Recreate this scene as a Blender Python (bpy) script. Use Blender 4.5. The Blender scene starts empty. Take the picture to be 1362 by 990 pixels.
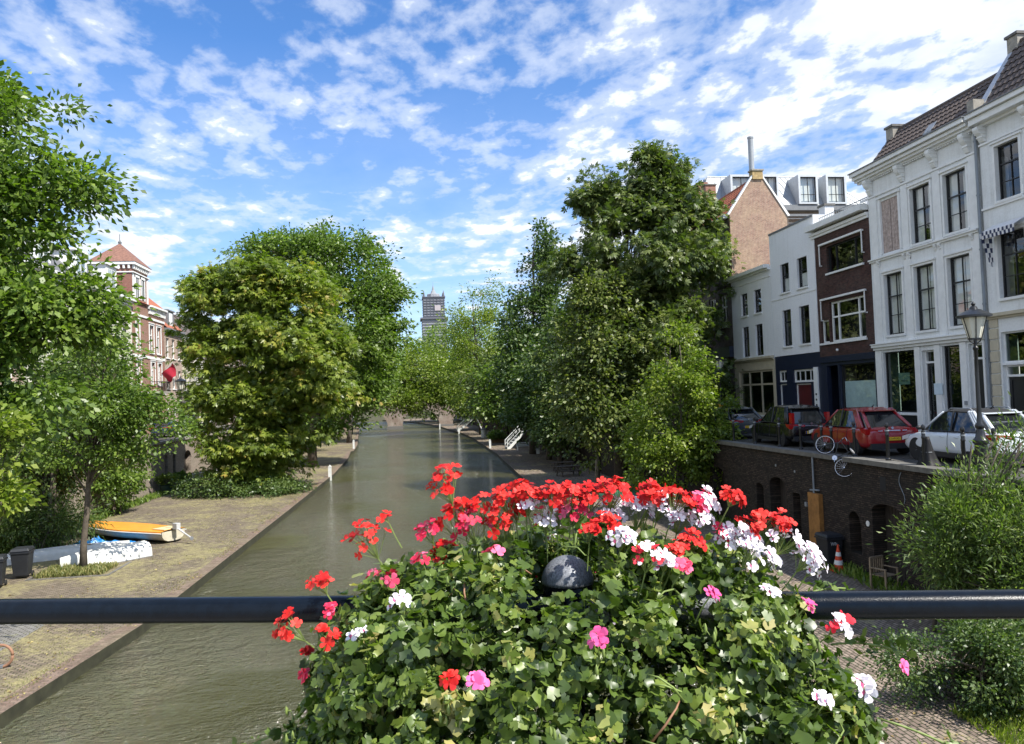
import bpy, bmesh, math, random
import numpy as np
from mathutils import Vector, Matrix
R = math.radians; PI = math.pi
sc = bpy.context.scene
COL = sc.collection
rnd = random.Random(7)
# ------------------------------------------------------------------ materials
MATS = {}
def nt(name):
    m = bpy.data.materials.new(name); m.use_nodes = True
    t = m.node_tree; b = t.nodes['Principled BSDF']
    MATS[name] = m
    return m, t, b
def N(t, kind, **kw):
    n = t.nodes.new(kind)
    for k, v in kw.items():
        if k.startswith('_'): setattr(n, k[1:], v)
        else:
            key = int(k[1:]) if k[0] == 'i' and k[1:].isdigit() else k.replace('__', ' ')
            n.inputs[key].default_value = v
    return n
def L(t, a, b): t.links.new(a, b)
def c4(c): return (c[0], c[1], c[2], 1)
def mul(c, k): return tuple(min(1, x * k) for x in c)
def ramp(t, fac, stops):
    r = t.nodes.new('ShaderNodeValToRGB'); e = r.color_ramp.elements
    while len(e) < len(stops): e.new(0.5)
    for i, (p, c) in enumerate(stops):
        e[i].position = p; e[i].color = c4(c) if len(c) == 3 else c
    if fac is not None: L(t, fac, r.inputs[0])
    return r
def mixc(t, fac, a, b, mode='MIX'):
    m = t.nodes.new('ShaderNodeMix'); m.data_type = 'RGBA'; m.blend_type = mode
    for s, v in ((m.inputs[0], fac), (m.inputs[6], a), (m.inputs[7], b)):
        if hasattr(v, 'is_output'): L(t, v, s)
        elif isinstance(v, (int, float)): s.default_value = v
        else: s.default_value = c4(v)
    return m.outputs[2]
def coords(t, axis='o'):
    tc = t.nodes.new('ShaderNodeTexCoord'); o = tc.outputs['Object']
    if axis == 'o': return o
    s = t.nodes.new('ShaderNodeSeparateXYZ'); L(t, o, s.inputs[0])
    c = t.nodes.new('ShaderNodeCombineXYZ')
    a = {'x': (1, 2, 0), 'y': (0, 2, 1), 'z': (0, 1, 2), 'w': (1, 0, 2)}[axis]
    for i in range(3): L(t, s.outputs[a[i]], c.inputs[i])
    return c.outputs[0]
def noise(t, vec, scale, detail=4, rough=.55, dist=0):
    n = N(t, 'ShaderNodeTexNoise', Scale=scale, Detail=detail, Roughness=rough, Distortion=dist)
    L(t, vec, n.inputs['Vector']); return n.outputs['Fac']
def bump(t, b, h, strength=.4, dist=.01):
    n = N(t, 'ShaderNodeBump', Strength=strength, Distance=dist)
    L(t, h, n.inputs['Height']); L(t, n.outputs[0], b.inputs['Normal']); return n
def scaled(t, vec, s):
    m = t.nodes.new('ShaderNodeMapping'); m.inputs['Scale'].default_value = s; L(t, vec, m.inputs[0]); return m.outputs[0]

def plain(name, col, rough=.6, metal=0, spec=.5, var=.12, vscale=3, bmp=0, coat=0):
    if name in MATS: return MATS[name]
    m, t, b = nt(name)
    b.inputs['Roughness'].default_value = rough; b.inputs['Metallic'].default_value = metal
    b.inputs['Specular IOR Level'].default_value = spec
    if coat: b.inputs['Coat Weight'].default_value = coat; b.inputs['Coat Roughness'].default_value = .04
    v = coords(t); n = noise(t, v, vscale, 6, .65)
    r = ramp(t, n, [(.3, mul(col, 1 - var)), (.7, mul(col, 1 + var))])
    L(t, r.outputs[0], b.inputs['Base Color'])
    if bmp: bump(t, b, noise(t, v, vscale * 12, 3), .3, bmp)
    return m

def brick(name, axis, c1, c2, mortar, bw=.215, bh=.062, big=.25, dirt=(.5, .48, .42), dirtamt=.35, ms=.012, rough=.85, bstr=.5):
    if name in MATS: return MATS[name]
    m, t, b = nt(name); v = coords(t, axis)
    wn = N(t, 'ShaderNodeTexNoise', Scale=1.3, Detail=2); L(t, v, wn.inputs['Vector'])
    vv = t.nodes.new('ShaderNodeVectorMath'); vv.operation = 'MULTIPLY_ADD'; L(t, wn.outputs['Color'], vv.inputs[0])
    vv.inputs[1].default_value = (.03, .03, 0); L(t, v, vv.inputs[2]); v2 = vv.outputs[0]
    br = N(t, 'ShaderNodeTexBrick', Color1=c4(c1), Color2=c4(c2), Mortar=c4(mortar), Scale=1)
    br.inputs['Mortar Size'].default_value = ms; br.inputs['Mortar Smooth'].default_value = .3
    br.inputs['Brick Width'].default_value = bw; br.inputs['Row Height'].default_value = bh; br.inputs['Bias'].default_value = -.1
    L(t, v2, br.inputs['Vector'])
    n1 = noise(t, v, .55, 8, .7); n2 = noise(t, v, 6, 5, .7)
    f1 = ramp(t, n1, [(.42, (0, 0, 0)), (.7, (1, 1, 1))])
    mm = N(t, 'ShaderNodeMath', _operation='MULTIPLY'); L(t, f1.outputs[0], mm.inputs[0]); mm.inputs[1].default_value = dirtamt
    c = mixc(t, mm.outputs[0], br.outputs['Color'], dirt)
    g = ramp(t, n2, [(.25, (1 - big,) * 3), (.75, (1 + big,) * 3)])
    c = mixc(t, 1.0, c, g.outputs[0], 'MULTIPLY')
    L(t, c, b.inputs['Base Color']); b.inputs['Roughness'].default_value = rough
    b.inputs['Specular IOR Level'].default_value = .25
    ad = N(t, 'ShaderNodeMath', _operation='SUBTRACT'); L(t, n2, ad.inputs[0]); L(t, br.outputs['Fac'], ad.inputs[1])
    bump(t, b, ad.outputs[0], bstr, .012)
    return m

def plaster(name, col, streak=.25, rough=.7, axis='x', dirt=(.33, .32, .28)):
    if name in MATS: return MATS[name]
    m, t, b = nt(name); v = coords(t, axis)
    n1 = noise(t, v, .8, 7, .7); n2 = noise(t, scaled(t, v, (5, .3, 1)), 1, 6, .7)
    n3 = noise(t, v, 14, 4)
    mu = N(t, 'ShaderNodeMath', _operation='MULTIPLY'); L(t, n1, mu.inputs[0]); L(t, n2, mu.inputs[1])
    r = ramp(t, mu.outputs[0], [(.22, (0, 0, 0)), (.5, (1, 1, 1))])
    m2 = N(t, 'ShaderNodeMath', _operation='MULTIPLY'); L(t, r.outputs[0], m2.inputs[0]); m2.inputs[1].default_value = streak
    c = mixc(t, m2.outputs[0], col, dirt)
    g = ramp(t, n3, [(.3, (.93,) * 3), (.7, (1.04,) * 3)])
    c = mixc(t, 1.0, c, g.outputs[0], 'MULTIPLY')
    L(t, c, b.inputs['Base Color']); b.inputs['Roughness'].default_value = rough; b.inputs['Specular IOR Level'].default_value = .3
    bump(t, b, n3, .25, .006)
    return m

def glassm(name, tint=(.88, .92, .92), bump_s=.02, dark=0):
    m, t, b = nt(name); t.nodes.remove(b)
    out = t.nodes['Material Output']
    g = N(t, 'ShaderNodeBsdfGlossy', Roughness=.01); g.inputs['Color'].default_value = (1, 1, 1, 1)
    tr = N(t, 'ShaderNodeBsdfTransparent'); tr.inputs[0].default_value = c4(tint)
    lw = N(t, 'ShaderNodeLayerWeight', Blend=.5); pw = N(t, 'ShaderNodeMath', _operation='POWER', i1=4.0); L(t, lw.outputs['Facing'], pw.inputs[0])
    fr = N(t, 'ShaderNodeMath', _operation='MULTIPLY_ADD', i1=.9, i2=.085); L(t, pw.outputs[0], fr.inputs[0])
    n = noise(t, coords(t), .9, 2); bp = N(t, 'ShaderNodeBump', Strength=bump_s, Distance=.05)
    L(t, n, bp.inputs['Height']); L(t, bp.outputs[0], g.inputs['Normal'])
    mx = t.nodes.new('ShaderNodeMixShader'); L(t, fr.outputs[0], mx.inputs[0]); L(t, tr.outputs[0], mx.inputs[1]); L(t, g.outputs[0], mx.inputs[2])
    L(t, mx.outputs[0], out.inputs[0]); return m

def leafmat(name, stops, trans=.35, rough=.42, spec=.5, tcol=(1.0, 1.25, .35)):
    m, t, b = nt(name); out = t.nodes['Material Output']
    at = N(t, 'ShaderNodeAttribute', _attribute_name='tone')
    r = ramp(t, at.outputs['Fac'], [(p_, mul(c_, 1.12)) for p_, c_ in stops])
    n = noise(t, coords(t), 40, 2); g = ramp(t, n, [(.3, (.85,) * 3), (.7, (1.12,) * 3)])
    c = mixc(t, 1.0, r.outputs[0], g.outputs[0], 'MULTIPLY')
    L(t, c, b.inputs['Base Color']); b.inputs['Roughness'].default_value = rough; b.inputs['Specular IOR Level'].default_value = spec
    tl = N(t, 'ShaderNodeBsdfTranslucent'); c2 = mixc(t, 1.0, c, tcol, 'MULTIPLY')
    trans *= .8; sc2 = mixc(t, 1.0, c2, (1.5, 1.5, 1.5), 'MULTIPLY'); L(t, sc2, tl.inputs[0])
    mx = N(t, 'ShaderNodeMixShader', Fac=trans); L(t, b.outputs[0], mx.inputs[1]); L(t, tl.outputs[0], mx.inputs[2])
    L(t, mx.outputs[0], out.inputs[0]); return m

white = plaster('white_paint_wall', (.77, .79, .78), .42)
white2 = plaster('clean_white_wall', (.78, .80, .82), .22)
whitetrim = plain('white_trim', (.78, .79, .77), .5, var=.08)
cream = plaster('cream_wall', (.55, .5, .38), .3)
creamtrim = plain('cream_trim', (.50, .45, .33), .55)
lwhite = plaster('left_white_wall', (.68, .65, .56), .3)
bbrown = brick('brown_brick', 'x', (.050, .022, .018), (.10, .042, .033), (.045, .04, .036), bw=.22, bh=.065, dirtamt=.05, big=.3)
bfront = brick('dark_brown_brick', 'x', (.06, .038, .03), (.09, .055, .042), (.09, .08, .07))
bgable = brick('patchy_gable_brick', 'y', (.28, .11, .065), (.38, .20, .13), (.32, .29, .24), dirt=(.46, .35, .22), dirtamt=.6, big=.35, ms=.016)
bred = brick('red_brick', 'x', (.24, .085, .05), (.33, .13, .08), (.30, .24, .2), dirtamt=.15)
bredy = brick('red_brick_side', 'y', (.24, .07, .045), (.32, .11, .07), (.26, .2, .17), dirtamt=.1)
bpink = brick('pale_pink_brick', 'x', (.36, .23, .17), (.44, .3, .23), (.42, .38, .33), dirtamt=.2)
btan = brick('tan_brick', 'x', (.25, .17, .12), (.33, .24, .17), (.33, .3, .26), dirtamt=.3)
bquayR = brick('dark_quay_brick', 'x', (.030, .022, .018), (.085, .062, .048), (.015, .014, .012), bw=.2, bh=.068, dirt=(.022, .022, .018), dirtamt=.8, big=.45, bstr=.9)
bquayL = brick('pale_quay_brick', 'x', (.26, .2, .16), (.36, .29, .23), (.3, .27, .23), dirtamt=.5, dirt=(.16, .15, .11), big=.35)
bquayY = brick('pier_brick', 'y', (.15, .095, .07), (.22, .15, .11), (.3, .27, .23), dirtamt=.4)
blackp = plain('black_metal_paint', (.012, .013, .014), .32, spec=.6, var=.3, vscale=8)
blackwood = plain('black_window_frame', (.012, .013, .015), .4)
navy = plain('navy_paint', (.012, .018, .04), .4, var=.2)
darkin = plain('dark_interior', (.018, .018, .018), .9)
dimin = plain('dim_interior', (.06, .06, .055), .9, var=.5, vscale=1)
stone = plain('weathered_stone', (.30, .28, .24), .85, var=.3, vscale=5, bmp=.004)
darkstone = plain('dark_stone', (.14, .135, .125), .85, var=.35, vscale=5, bmp=.004)
zinc = plain('zinc_sheet', (.30, .32, .335), .5, metal=.2, var=.12, vscale=1.2)
lead = plain('lead_grey', (.16, .17, .18), .55, var=.2)
greypipe = plain('grey_pipe', (.22, .25, .28), .45, var=.15)
curtain = plain('curtain_cloth', (.78, .77, .73), .9, var=.1)
blind = plain('frosted_shop_film', (.52, .66, .66), .35, var=.2, vscale=1.5)
redpaint = plain('oxblood_door_paint', (.10, .018, .02), .35, var=.2)
shutterw = plain('worn_shutter_wood', (.42, .34, .30), .8, var=.4, vscale=9)
tile = plain('dark_roof_tile', (.105, .082, .070), .75, var=.55, vscale=9)
tilered = plain('red_roof_tile', (.34, .11, .055), .75, var=.35, vscale=6)
tilebrown = plain('brown_roof_tile', (.20, .10, .07), .75, var=.4, vscale=6)
slate = plain('slate_roof', (.13, .13, .135), .6, var=.3, vscale=5)
glass = glassm('window_glass'); glassg = glassm('green_shop_glass', (.35, .48, .42))
bark = plain('bark', (.10, .082, .062), .9, var=.45, vscale=6, bmp=.01)

# ------------------------------------------------------------------ mesh tools
class M:
    def __init__(s): s.v = []; s.f = []; s.m = []; s.tone = None
    def face(s, pts, mi=0):
        i = len(s.v); s.v += [tuple(p) for p in pts]; s.f.append(tuple(range(i, i + len(pts)))); s.m.append(mi); return s
    def box(s, x0, x1, y0, y1, z0, z1, mi=0, T=None):
        P = [(x, y, z) for z in (z0, z1) for y in (y0, y1) for x in (x0, x1)]
        if T: P = [T(*p) for p in P]
        i = len(s.v); s.v += P
        for q in ((0, 2, 3, 1), (4, 5, 7, 6), (0, 1, 5, 4), (2, 6, 7, 3), (0, 4, 6, 2), (1, 3, 7, 5)):
            s.f.append(tuple(i + k for k in q)); s.m.append(mi)
        return s
    def tube(s, pts, rad, n=8, mi=0, cap=True):
        pts = [Vector(p) for p in pts]; k = len(pts)
        if not hasattr(rad, '__len__'): rad = [rad] * k
        i0 = len(s.v); up = Vector((0, 0, 1)); prev = None
        for j, p in enumerate(pts):
            d = (pts[min(j + 1, k - 1)] - pts[max(j - 1, 0)])
            d = d.normalized() if d.length > 1e-9 else up
            if prev is None:
                a = d.cross(up) if abs(d.z) < .95 else d.cross(Vector((1, 0, 0)))
            else: a = prev - d * prev.dot(d)
            a.normalize(); prev = a; b = d.cross(a)
            for q in range(n):
                an = 2 * PI * q / n; w = p + (a * math.cos(an) + b * math.sin(an)) * rad[j]
                s.v.append(tuple(w))
        for j in range(k - 1):
            for q in range(n):
                a, b = i0 + j * n + q, i0 + j * n + (q + 1) % n
                s.f.append((a, b, b + n, a + n)); s.m.append(mi)
        if cap:
            s.f.append(tuple(i0 + q for q in reversed(range(n)))); s.m.append(mi)
            s.f.append(tuple(i0 + (k - 1) * n + q for q in range(n))); s.m.append(mi)
        return s
    def lathe(s, prof, c=(0, 0, 0), n=16, mi=0, axis='z', ang=0):
        i0 = len(s.v)
        for r, z in prof:
            for q in range(n):
                a = 2 * PI * (q + .5) / n + ang; x, y = r * math.cos(a), r * math.sin(a)
                p = {'z': (x, y, z), 'x': (z, x, y), 'y': (x, z, y)}[axis]
                s.v.append((c[0] + p[0], c[1] + p[1], c[2] + p[2]))
        for j in range(len(prof) - 1):
            for q in range(n):
                a, b = i0 + j * n + q, i0 + j * n + (q + 1) % n
                s.f.append((a, b, b + n, a + n)); s.m.append(mi)
        s.f.append(tuple(i0 + q for q in reversed(range(n)))); s.m.append(mi)
        s.f.append(tuple(i0 + (len(prof) - 1) * n + q for q in range(n))); s.m.append(mi)
        return s
    def prism(s, poly, h0, h1, T=None, mi=0):
        # poly 2D (a,b), extruded over h; T maps (a,b,h)
        T = T or (lambda a, b, h: (a, b, h)); n = len(poly); i0 = len(s.v)
        for h in (h0, h1):
            for a, b in poly: s.v.append(tuple(T(a, b, h)))
        s.f.append(tuple(i0 + q for q in reversed(range(n)))); s.m.append(mi)
        s.f.append(tuple(i0 + n + q for q in range(n))); s.m.append(mi)
        for q in range(n):
            s.f.append((i0 + q, i0 + (q + 1) % n, i0 + n + (q + 1) % n, i0 + n + q)); s.m.append(mi)
        return s
    def ball(s, c, r, n=12, sx=1, sy=1, sz=1, mi=0, half=False):
        k = n // 2; prof = []
        for j in range(k + 1):
            a = (-PI / 2 if not half else 0) + (PI if not half else PI / 2) * j / k
            prof.append((max(1e-4, r * math.cos(a)), r * math.sin(a)))
        i0 = len(s.v); s.lathe(prof, (0, 0, 0), n, mi)
        for i in range(i0, len(s.v)):
            x, y, z = s.v[i]; s.v[i] = (c[0] + x * sx, c[1] + y * sy, c[2] + z * sz)
        return s
    def xf(s, Mx):
        s.v = [tuple(Mx @ Vector(p)) for p in s.v]; return s

def obj(name, m, mats, parent=None, world=False, smooth=False):
    if world and parent is not None:
        r = parent
        while r.parent: r = r.parent
        o = Vector(r.location); V = [(a - o.x, b - o.y, c - o.z) for a, b, c in m.v]
    else: V = m.v
    me = bpy.data.meshes.new(name); me.from_pydata(V, [], m.f)
    if not isinstance(mats, (list, tuple)): mats = [mats]
    for x in mats: me.materials.append(x)
    if len(mats) > 1: me.polygons.foreach_set('material_index', m.m)
    if smooth is True: me.polygons.foreach_set('use_smooth', [True] * len(me.polygons))
    me.update()
    if smooth == 'a':
        me.polygons.foreach_set('use_smooth', [True] * len(me.polygons))
        try: me.set_sharp_from_angle(angle=R(35))
        except Exception: pass
    ob = bpy.data.objects.new(name, me); COL.objects.link(ob)
    if parent is not None: ob.parent = parent
    return ob
def thing(name, label, cat, loc=(0, 0, 0), rz=0, group=None, rot=None):
    o = bpy.data.objects.new(name, None); COL.objects.link(o); o.location = loc
    o.rotation_euler = rot or (0, 0, rz); o.empty_display_size = .3
    return tag(o, label, cat, group)
def tag(o, label, cat, group=None, kind=None):
    o['label'] = label; o['category'] = cat
    if group: o['group'] = group
    if kind: o['kind'] = kind
    return o
def struct(name, m, mats, smooth=False):
    o = obj(name, m, mats, smooth=smooth); o['kind'] = 'structure'; return o
def dup(root, loc, rz=None, label=None, scale=None):
    def cp(o, par):
        c = o.copy(); COL.objects.link(c)
        if par is not None: c.parent = par
        for ch in list(o.children): cp(ch, c)
        return c
    r = cp(root, None); r.location = loc
    if rz is not None: r.rotation_euler = (0, 0, rz)
    if scale: r.scale = (scale,) * 3
    if label: r['label'] = label
    return r
def bevel(o, w=.01, seg=2):
    b = o.modifiers.new('bevel', 'BEVEL'); b.width = w; b.segments = seg; b.limit_method = 'ANGLE'; return o
def text_mesh(name, s, size, mat, parent, Mx, extr=.002):
    cu = bpy.data.curves.new(name, 'FONT'); cu.body = s; cu.size = size; cu.extrude = extr; cu.align_x = 'CENTER'; cu.align_y = 'CENTER'
    to = bpy.data.objects.new(name, cu); COL.objects.link(to)
    bpy.context.view_layer.update()
    me = bpy.data.meshes.new_from_object(to.evaluated_get(bpy.context.evaluated_depsgraph_get()))
    bpy.data.objects.remove(to); me.name = name; me.transform(Mx); me.materials.clear(); me.materials.append(mat)
    o = bpy.data.objects.new(name, me); COL.objects.link(o); o.parent = parent; return o

# ------------------------------------------------------------------ camera, sky, sun
yaw, pitch, roll, H = R(7.63), R(1.82), R(-2.10), 6.85
F = Vector((math.sin(yaw) * math.cos(pitch), math.cos(yaw) * math.cos(pitch), math.sin(pitch)))
r0 = Vector((math.cos(yaw), -math.sin(yaw), 0)); u0 = r0.cross(F)
rr = r0 * math.cos(roll) + u0 * math.sin(roll); uu = -r0 * math.sin(roll) + u0 * math.cos(roll)
cam = bpy.data.cameras.new('camera'); co = bpy.data.objects.new('camera', cam); COL.objects.link(co)
cam.sensor_width = 36; cam.lens = 1024 / 1362 * 36; cam.clip_start = .05; cam.clip_end = 6000
Mx = Matrix((rr, uu, -F)).transposed().to_4x4(); Mx.translation = Vector((0, 0, H)); co.matrix_world = Mx
sc.camera = co
SUNV = Vector((.66, -.62, 1.12)).normalized()
el = math.asin(SUNV.z); az = math.atan2(SUNV.x, SUNV.y)
sun = bpy.data.lights.new('sun', 'SUN'); sun.energy = 5.0; sun.angle = R(.53); sun.color = (1, .95, .87)
so = bpy.data.objects.new('sun', sun); COL.objects.link(so); so.rotation_euler = (-SUNV).to_track_quat('-Z', 'Y').to_euler(); so.location = (0, 0, 60)
w = bpy.data.worlds.new('World'); sc.world = w; w.use_nodes = True; t = w.node_tree
bg = t.nodes['Background']; bg.inputs[1].default_value = .105
sky = t.nodes.new('ShaderNodeTexSky'); sky.sky_type = 'NISHITA'; sky.sun_disc = False
sky.sun_elevation = el; sky.sun_rotation = az; sky.altitude = 0; sky.air_density = 1.0; sky.dust_density = .4; sky.ozone_density = 3.0
tc = t.nodes.new('ShaderNodeTexCoord'); sp = t.nodes.new('ShaderNodeSeparateXYZ'); L(t, tc.outputs['Generated'], sp.inputs[0])
zc = N(t, 'ShaderNodeMath', _operation='MAXIMUM', i1=0.0); L(t, sp.outputs[2], zc.inputs[0])
za = N(t, 'ShaderNodeMath', _operation='ADD', i1=.11); L(t, zc.outputs[0], za.inputs[0])
dx = N(t, 'ShaderNodeMath', _operation='DIVIDE'); L(t, sp.outputs[0], dx.inputs[0]); L(t, za.outputs[0], dx.inputs[1])
dy = N(t, 'ShaderNodeMath', _operation='DIVIDE'); L(t, sp.outputs[1], dy.inputs[0]); L(t, za.outputs[0], dy.inputs[1])
cb = t.nodes.new('ShaderNodeCombineXYZ'); L(t, dx.outputs[0], cb.inputs[0]); L(t, dy.outputs[0], cb.inputs[1])
mp = t.nodes.new('ShaderNodeMapping'); L(t, cb.outputs[0], mp.inputs[0]); mp.inputs['Rotation'].default_value = (0, 0, R(28)); mp.inputs['Scale'].default_value = (1, .75, 1); mp.inputs['Location'].default_value = (3.1, 1.7, 0)
P = mp.outputs[0]
nb = noise(t, P, .55, 3, .5, .3); nm = noise(t, P, 3.3, 8, .56, .12)
nf = noise(t, P, 11, 6, .56, .15)
def mad(a, k, b=None, c=0.0):
    n = t.nodes.new('ShaderNodeMath'); n.operation = 'MULTIPLY_ADD'; L(t, a, n.inputs[0]); n.inputs[1].default_value = k
    if b is None: n.inputs[2].default_value = c
    else: L(t, b, n.inputs[2])
    return n.outputs[0]
# clouds lie thicker to the east and west than straight ahead
side = mad(dx.outputs[0], 1.0)
ab = N(t, 'ShaderNodeMath', _operation='ABSOLUTE'); sh = mad(dx.outputs[0], 1.0, None, -.12); L(t, sh, ab.inputs[0])
mn = N(t, 'ShaderNodeMath', _operation='MINIMUM', i1=1.2); L(t, ab.outputs[0], mn.inputs[0])
s1 = mad(nb, .46, mad(nm, .62, mad(nf, .60)))
s2 = mad(mn.outputs[0], .12, s1)
cr = ramp(t, s2, [(.84, (0, 0, 0)), (.97, (.5, .5, .5)), (1.12, (1, 1, 1))]); cr.color_ramp.interpolation = 'EASE'
cr.color_ramp.elements[0].position = .765; cr.color_ramp.elements[1].position = .93; cr.color_ramp.elements[2].position = 1.14
# thin veil near the horizon
hz = ramp(t, sp.outputs[2], [(0, (.62, .62, .62)), (.16, (.30, .30, .30)), (.42, (.0, .0, .0))])
mxf = N(t, 'ShaderNodeMath', _operation='MAXIMUM'); L(t, cr.outputs[0], mxf.inputs[0]); L(t, hz.outputs[0], mxf.inputs[1])
cloudc = ramp(t, nm, [(.3, (3.9, 4.6, 5.9)), (.64, (6.5, 6.8, 7.3))])
skyc = mixc(t, 1.0, sky.outputs[0], (.62, .95, 1.30), 'MULTIPLY')
L(t, mixc(t, mxf.outputs[0], skyc, cloudc.outputs[0]), bg.inputs[0])
sc.view_settings.view_transform = 'Standard'; sc.view_settings.look = 'None'; sc.view_settings.exposure = .72; sc.view_settings.gamma = 1
sc.cycles.max_bounces = 6; sc.cycles.transparent_max_bounces = 8; sc.cycles.diffuse_bounces = 3; sc.cycles.glossy_bounces = 3
sc.cycles.caustics_reflective = False; sc.cycles.caustics_refractive = False; sc.cycles.sample_clamp_indirect = 6
sc.cycles.use_denoising = True

# ------------------------------------------------------------------ setting
def mat_water():
    m, t, b = nt('canal_water')
    b.inputs['Base Color'].default_value = (.066, .062, .018, 1); b.inputs['Roughness'].default_value = .07; b.inputs['IOR'].default_value = 1.75
    b.inputs['Specular IOR Level'].default_value = .8
    v = coords(t)
    a = noise(t, scaled(t, v, (.8, 1.4, 1)), 1.35, 4, .55, .5); c = noise(t, scaled(t, v, (1.0, 1.8, 1)), 6.5, 3, .55, .4); d = noise(t, v, .12, 3)
    e = noise(t, v, 16, 2)
    g = ramp(t, d, [(.38, (.3,) * 3), (.62, (1.2,) * 3)])
    h = mad2(t, a, 1.0, mad2(t, c, .5, mad2(t, e, .14)))
    hm = N(t, 'ShaderNodeMath', _operation='MULTIPLY'); L(t, h, hm.inputs[0]); L(t, g.outputs[0], hm.inputs[1])
    bump(t, b, hm.outputs[0], 1.0, .42)
    return m
def mad2(t, a, k, b=None, c=0.0):
    n = t.nodes.new('ShaderNodeMath'); n.operation = 'MULTIPLY_ADD'; L(t, a, n.inputs[0]); n.inputs[1].default_value = k
    if b is None: n.inputs[2].default_value = c
    else: L(t, b, n.inputs[2])
    return n.outputs[0]
water = mat_water()
def mat_wharf(name, base1, base2, grass, amt, scale=1.0, axis='z'):
    m, t, b = nt(name); v = coords(t, axis)
    wn = N(t, 'ShaderNodeTexNoise', Scale=.8, Detail=2); L(t, v, wn.inputs['Vector'])
    vv = t.nodes.new('ShaderNodeVectorMath'); vv.operation = 'MULTIPLY_ADD'; L(t, wn.outputs['Color'], vv.inputs[0]); vv.inputs[1].default_value = (.09, .09, 0); L(t, v, vv.inputs[2])
    br = N(t, 'ShaderNodeTexBrick', Color1=c4(base1), Color2=c4(base2), Mortar=(.05, .052, .03, 1), Scale=1)
    br.inputs['Mortar Size'].default_value = .014; br.inputs['Brick Width'].default_value = .21; br.inputs['Row Height'].default_value = .105
    L(t, vv.outputs[0], br.inputs['Vector'])
    n1 = noise(t, v, .38, 8, .72); n2 = noise(t, v, 5, 6, .75); n3 = noise(t, v, 30, 3)
    s = mad2(t, n1, 1.0, mad2(t, n2, .55, mad2(t, n3, .18)))
    f = ramp(t, s, [(.98 - amt * .8, (0, 0, 0)), (1.14 - amt * .6, (1, 1, 1))])
    gc = ramp(t, n3, [(.3, mul(grass, .7)), (.7, mul(grass, 1.25))])
    c = mixc(t, f.outputs[0], br.outputs['Color'], gc.outputs[0])
    g = ramp(t, n2, [(.25, (.72,) * 3), (.75, (1.22,) * 3)]); c = mixc(t, 1.0, c, g.outputs[0], 'MULTIPLY')
    L(t, c, b.inputs['Base Color']); b.inputs['Roughness'].default_value = .9; b.inputs['Specular IOR Level'].default_value = .2
    ad = N(t, 'ShaderNodeMath', _operation='SUBTRACT'); L(t, s, ad.inputs[0]); L(t, br.outputs['Fac'], ad.inputs[1])
    bump(t, b, ad.outputs[0], .7, .02)
    return m
wharfL = mat_wharf('left_wharf_paving', (.15, .118, .09), (.25, .20, .155), (.27, .24, .12), .2)
wharfR = mat_wharf('right_wharf_paving', (.17, .13, .105), (.31, .245, .195), (.28, .25, .14), .06, axis='w')
cobble = mat_wharf('grey_cobbles', (.2, .19, .18), (.27, .26, .25), (.2, .2, .13), .0)
street = mat_wharf('street_paving', (.085, .08, .078), (.12, .11, .105), (.09, .09, .08), .0)
kerbm = brick('kerb_brick', 'z', (.17, .115, .09), (.26, .19, .15), (.09, .08, .06), bw=.25, bh=.085, dirtamt=.6, dirt=(.18, .17, .10), big=.45)
wallwet = plain('wet_quay_side', (.035, .036, .02), .7, var=.5, vscale=3)

EL = [(-8.6, 0), (-8.5, 17.2), (-7.76, 23.4), (-7.2, 45), (-6.68, 68), (-6.9, 86), (-7.5, 98), (-7.2, 99), (-7.6, 112), (-9.3, 140), (-12, 185), (-15, 215), (-22, 245)]
ER = [(7.2, 0), (7.4, 20), (7.8, 45), (8.05, 53), (9.13, 83), (9.4, 117), (9.0, 136), (7.8, 151), (6.4, 178), (3.0, 205), (-3, 235), (-9, 255)]
S = M()
S.face([(-60, -40, .45), (60, -40, .45), (60, 330, .45), (-60, 330, .45)]); struct('canal_water', S, water)
def quay(edge, xo, name, mats, sgn, zt=.75):
    m = M(); kb = .5
    for i in range(len(edge) - 1):
        (x0, y0), (x1, y1) = edge[i], edge[i + 1]
        m.face([(x0, y0, zt), (x1, y1, zt), (x1 - sgn * kb, y1, zt), (x0 - sgn * kb, y0, zt)], 1)
        m.face([(x0 - sgn * kb, y0, zt), (x1 - sgn * kb, y1, zt), (xo, y1, zt), (xo, y0, zt)], 0)
        m.face([(x0, y0, -1), (x1, y1, -1), (x1, y1, zt), (x0, y0, zt)], 2)
    return struct(name, m, mats)
quay(EL, -18.4, 'left_wharf', [wharfL, kerbm, wallwet], 1); quay(ER, 14.25, 'right_wharf', [wharfR, kerbm, wallwet], -1)
S = M().face([(-13.6, 5, .754), (-11.2, 5, .754), (-10.6, 25.6, .754), (-13.2, 25.6, .754)]); struct('path', S, cobble)
S = M()   # ground beyond the quay walls, out to the horizon
for a, b, c, d in ((-18.4, -2500, -60, 2500), (14.25, 2500, -60, 2500)):
    S.face([(a, c, 4.4), (b, c, 4.4), (b, d, 4.4), (a, d, 4.4)])
S.face([(-18.4, 262, 4.4), (14.25, 262, 4.4), (14.25, 2500, 4.4), (-18.4, 2500, 4.4)])
S.face([(-18.4, 262, 4.4), (14.25, 262, 4.4), (14.25, 262, -1), (-18.4, 262, -1)])
struct('ground', S, plain('far_ground', (.12, .12, .08), .9, var=.4, vscale=.1))
S = M(); S.box(14.45, 19.2, -40, 200, 4.3, 4.404); S.box(-24, -18.75, -20, 200, 4.3, 4.404); struct('street', S, street)
S = M(); S.box(19.2, 21.0, -40, 200, 4.3, 4.52); S.box(-25.5, -23.0, -20, 200, 4.3, 4.52); struct('pavement', S, mat_wharf('pavement_slabs', (.2, .19, .175), (.26, .25, .23), (.2, .2, .13), .0))
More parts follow.
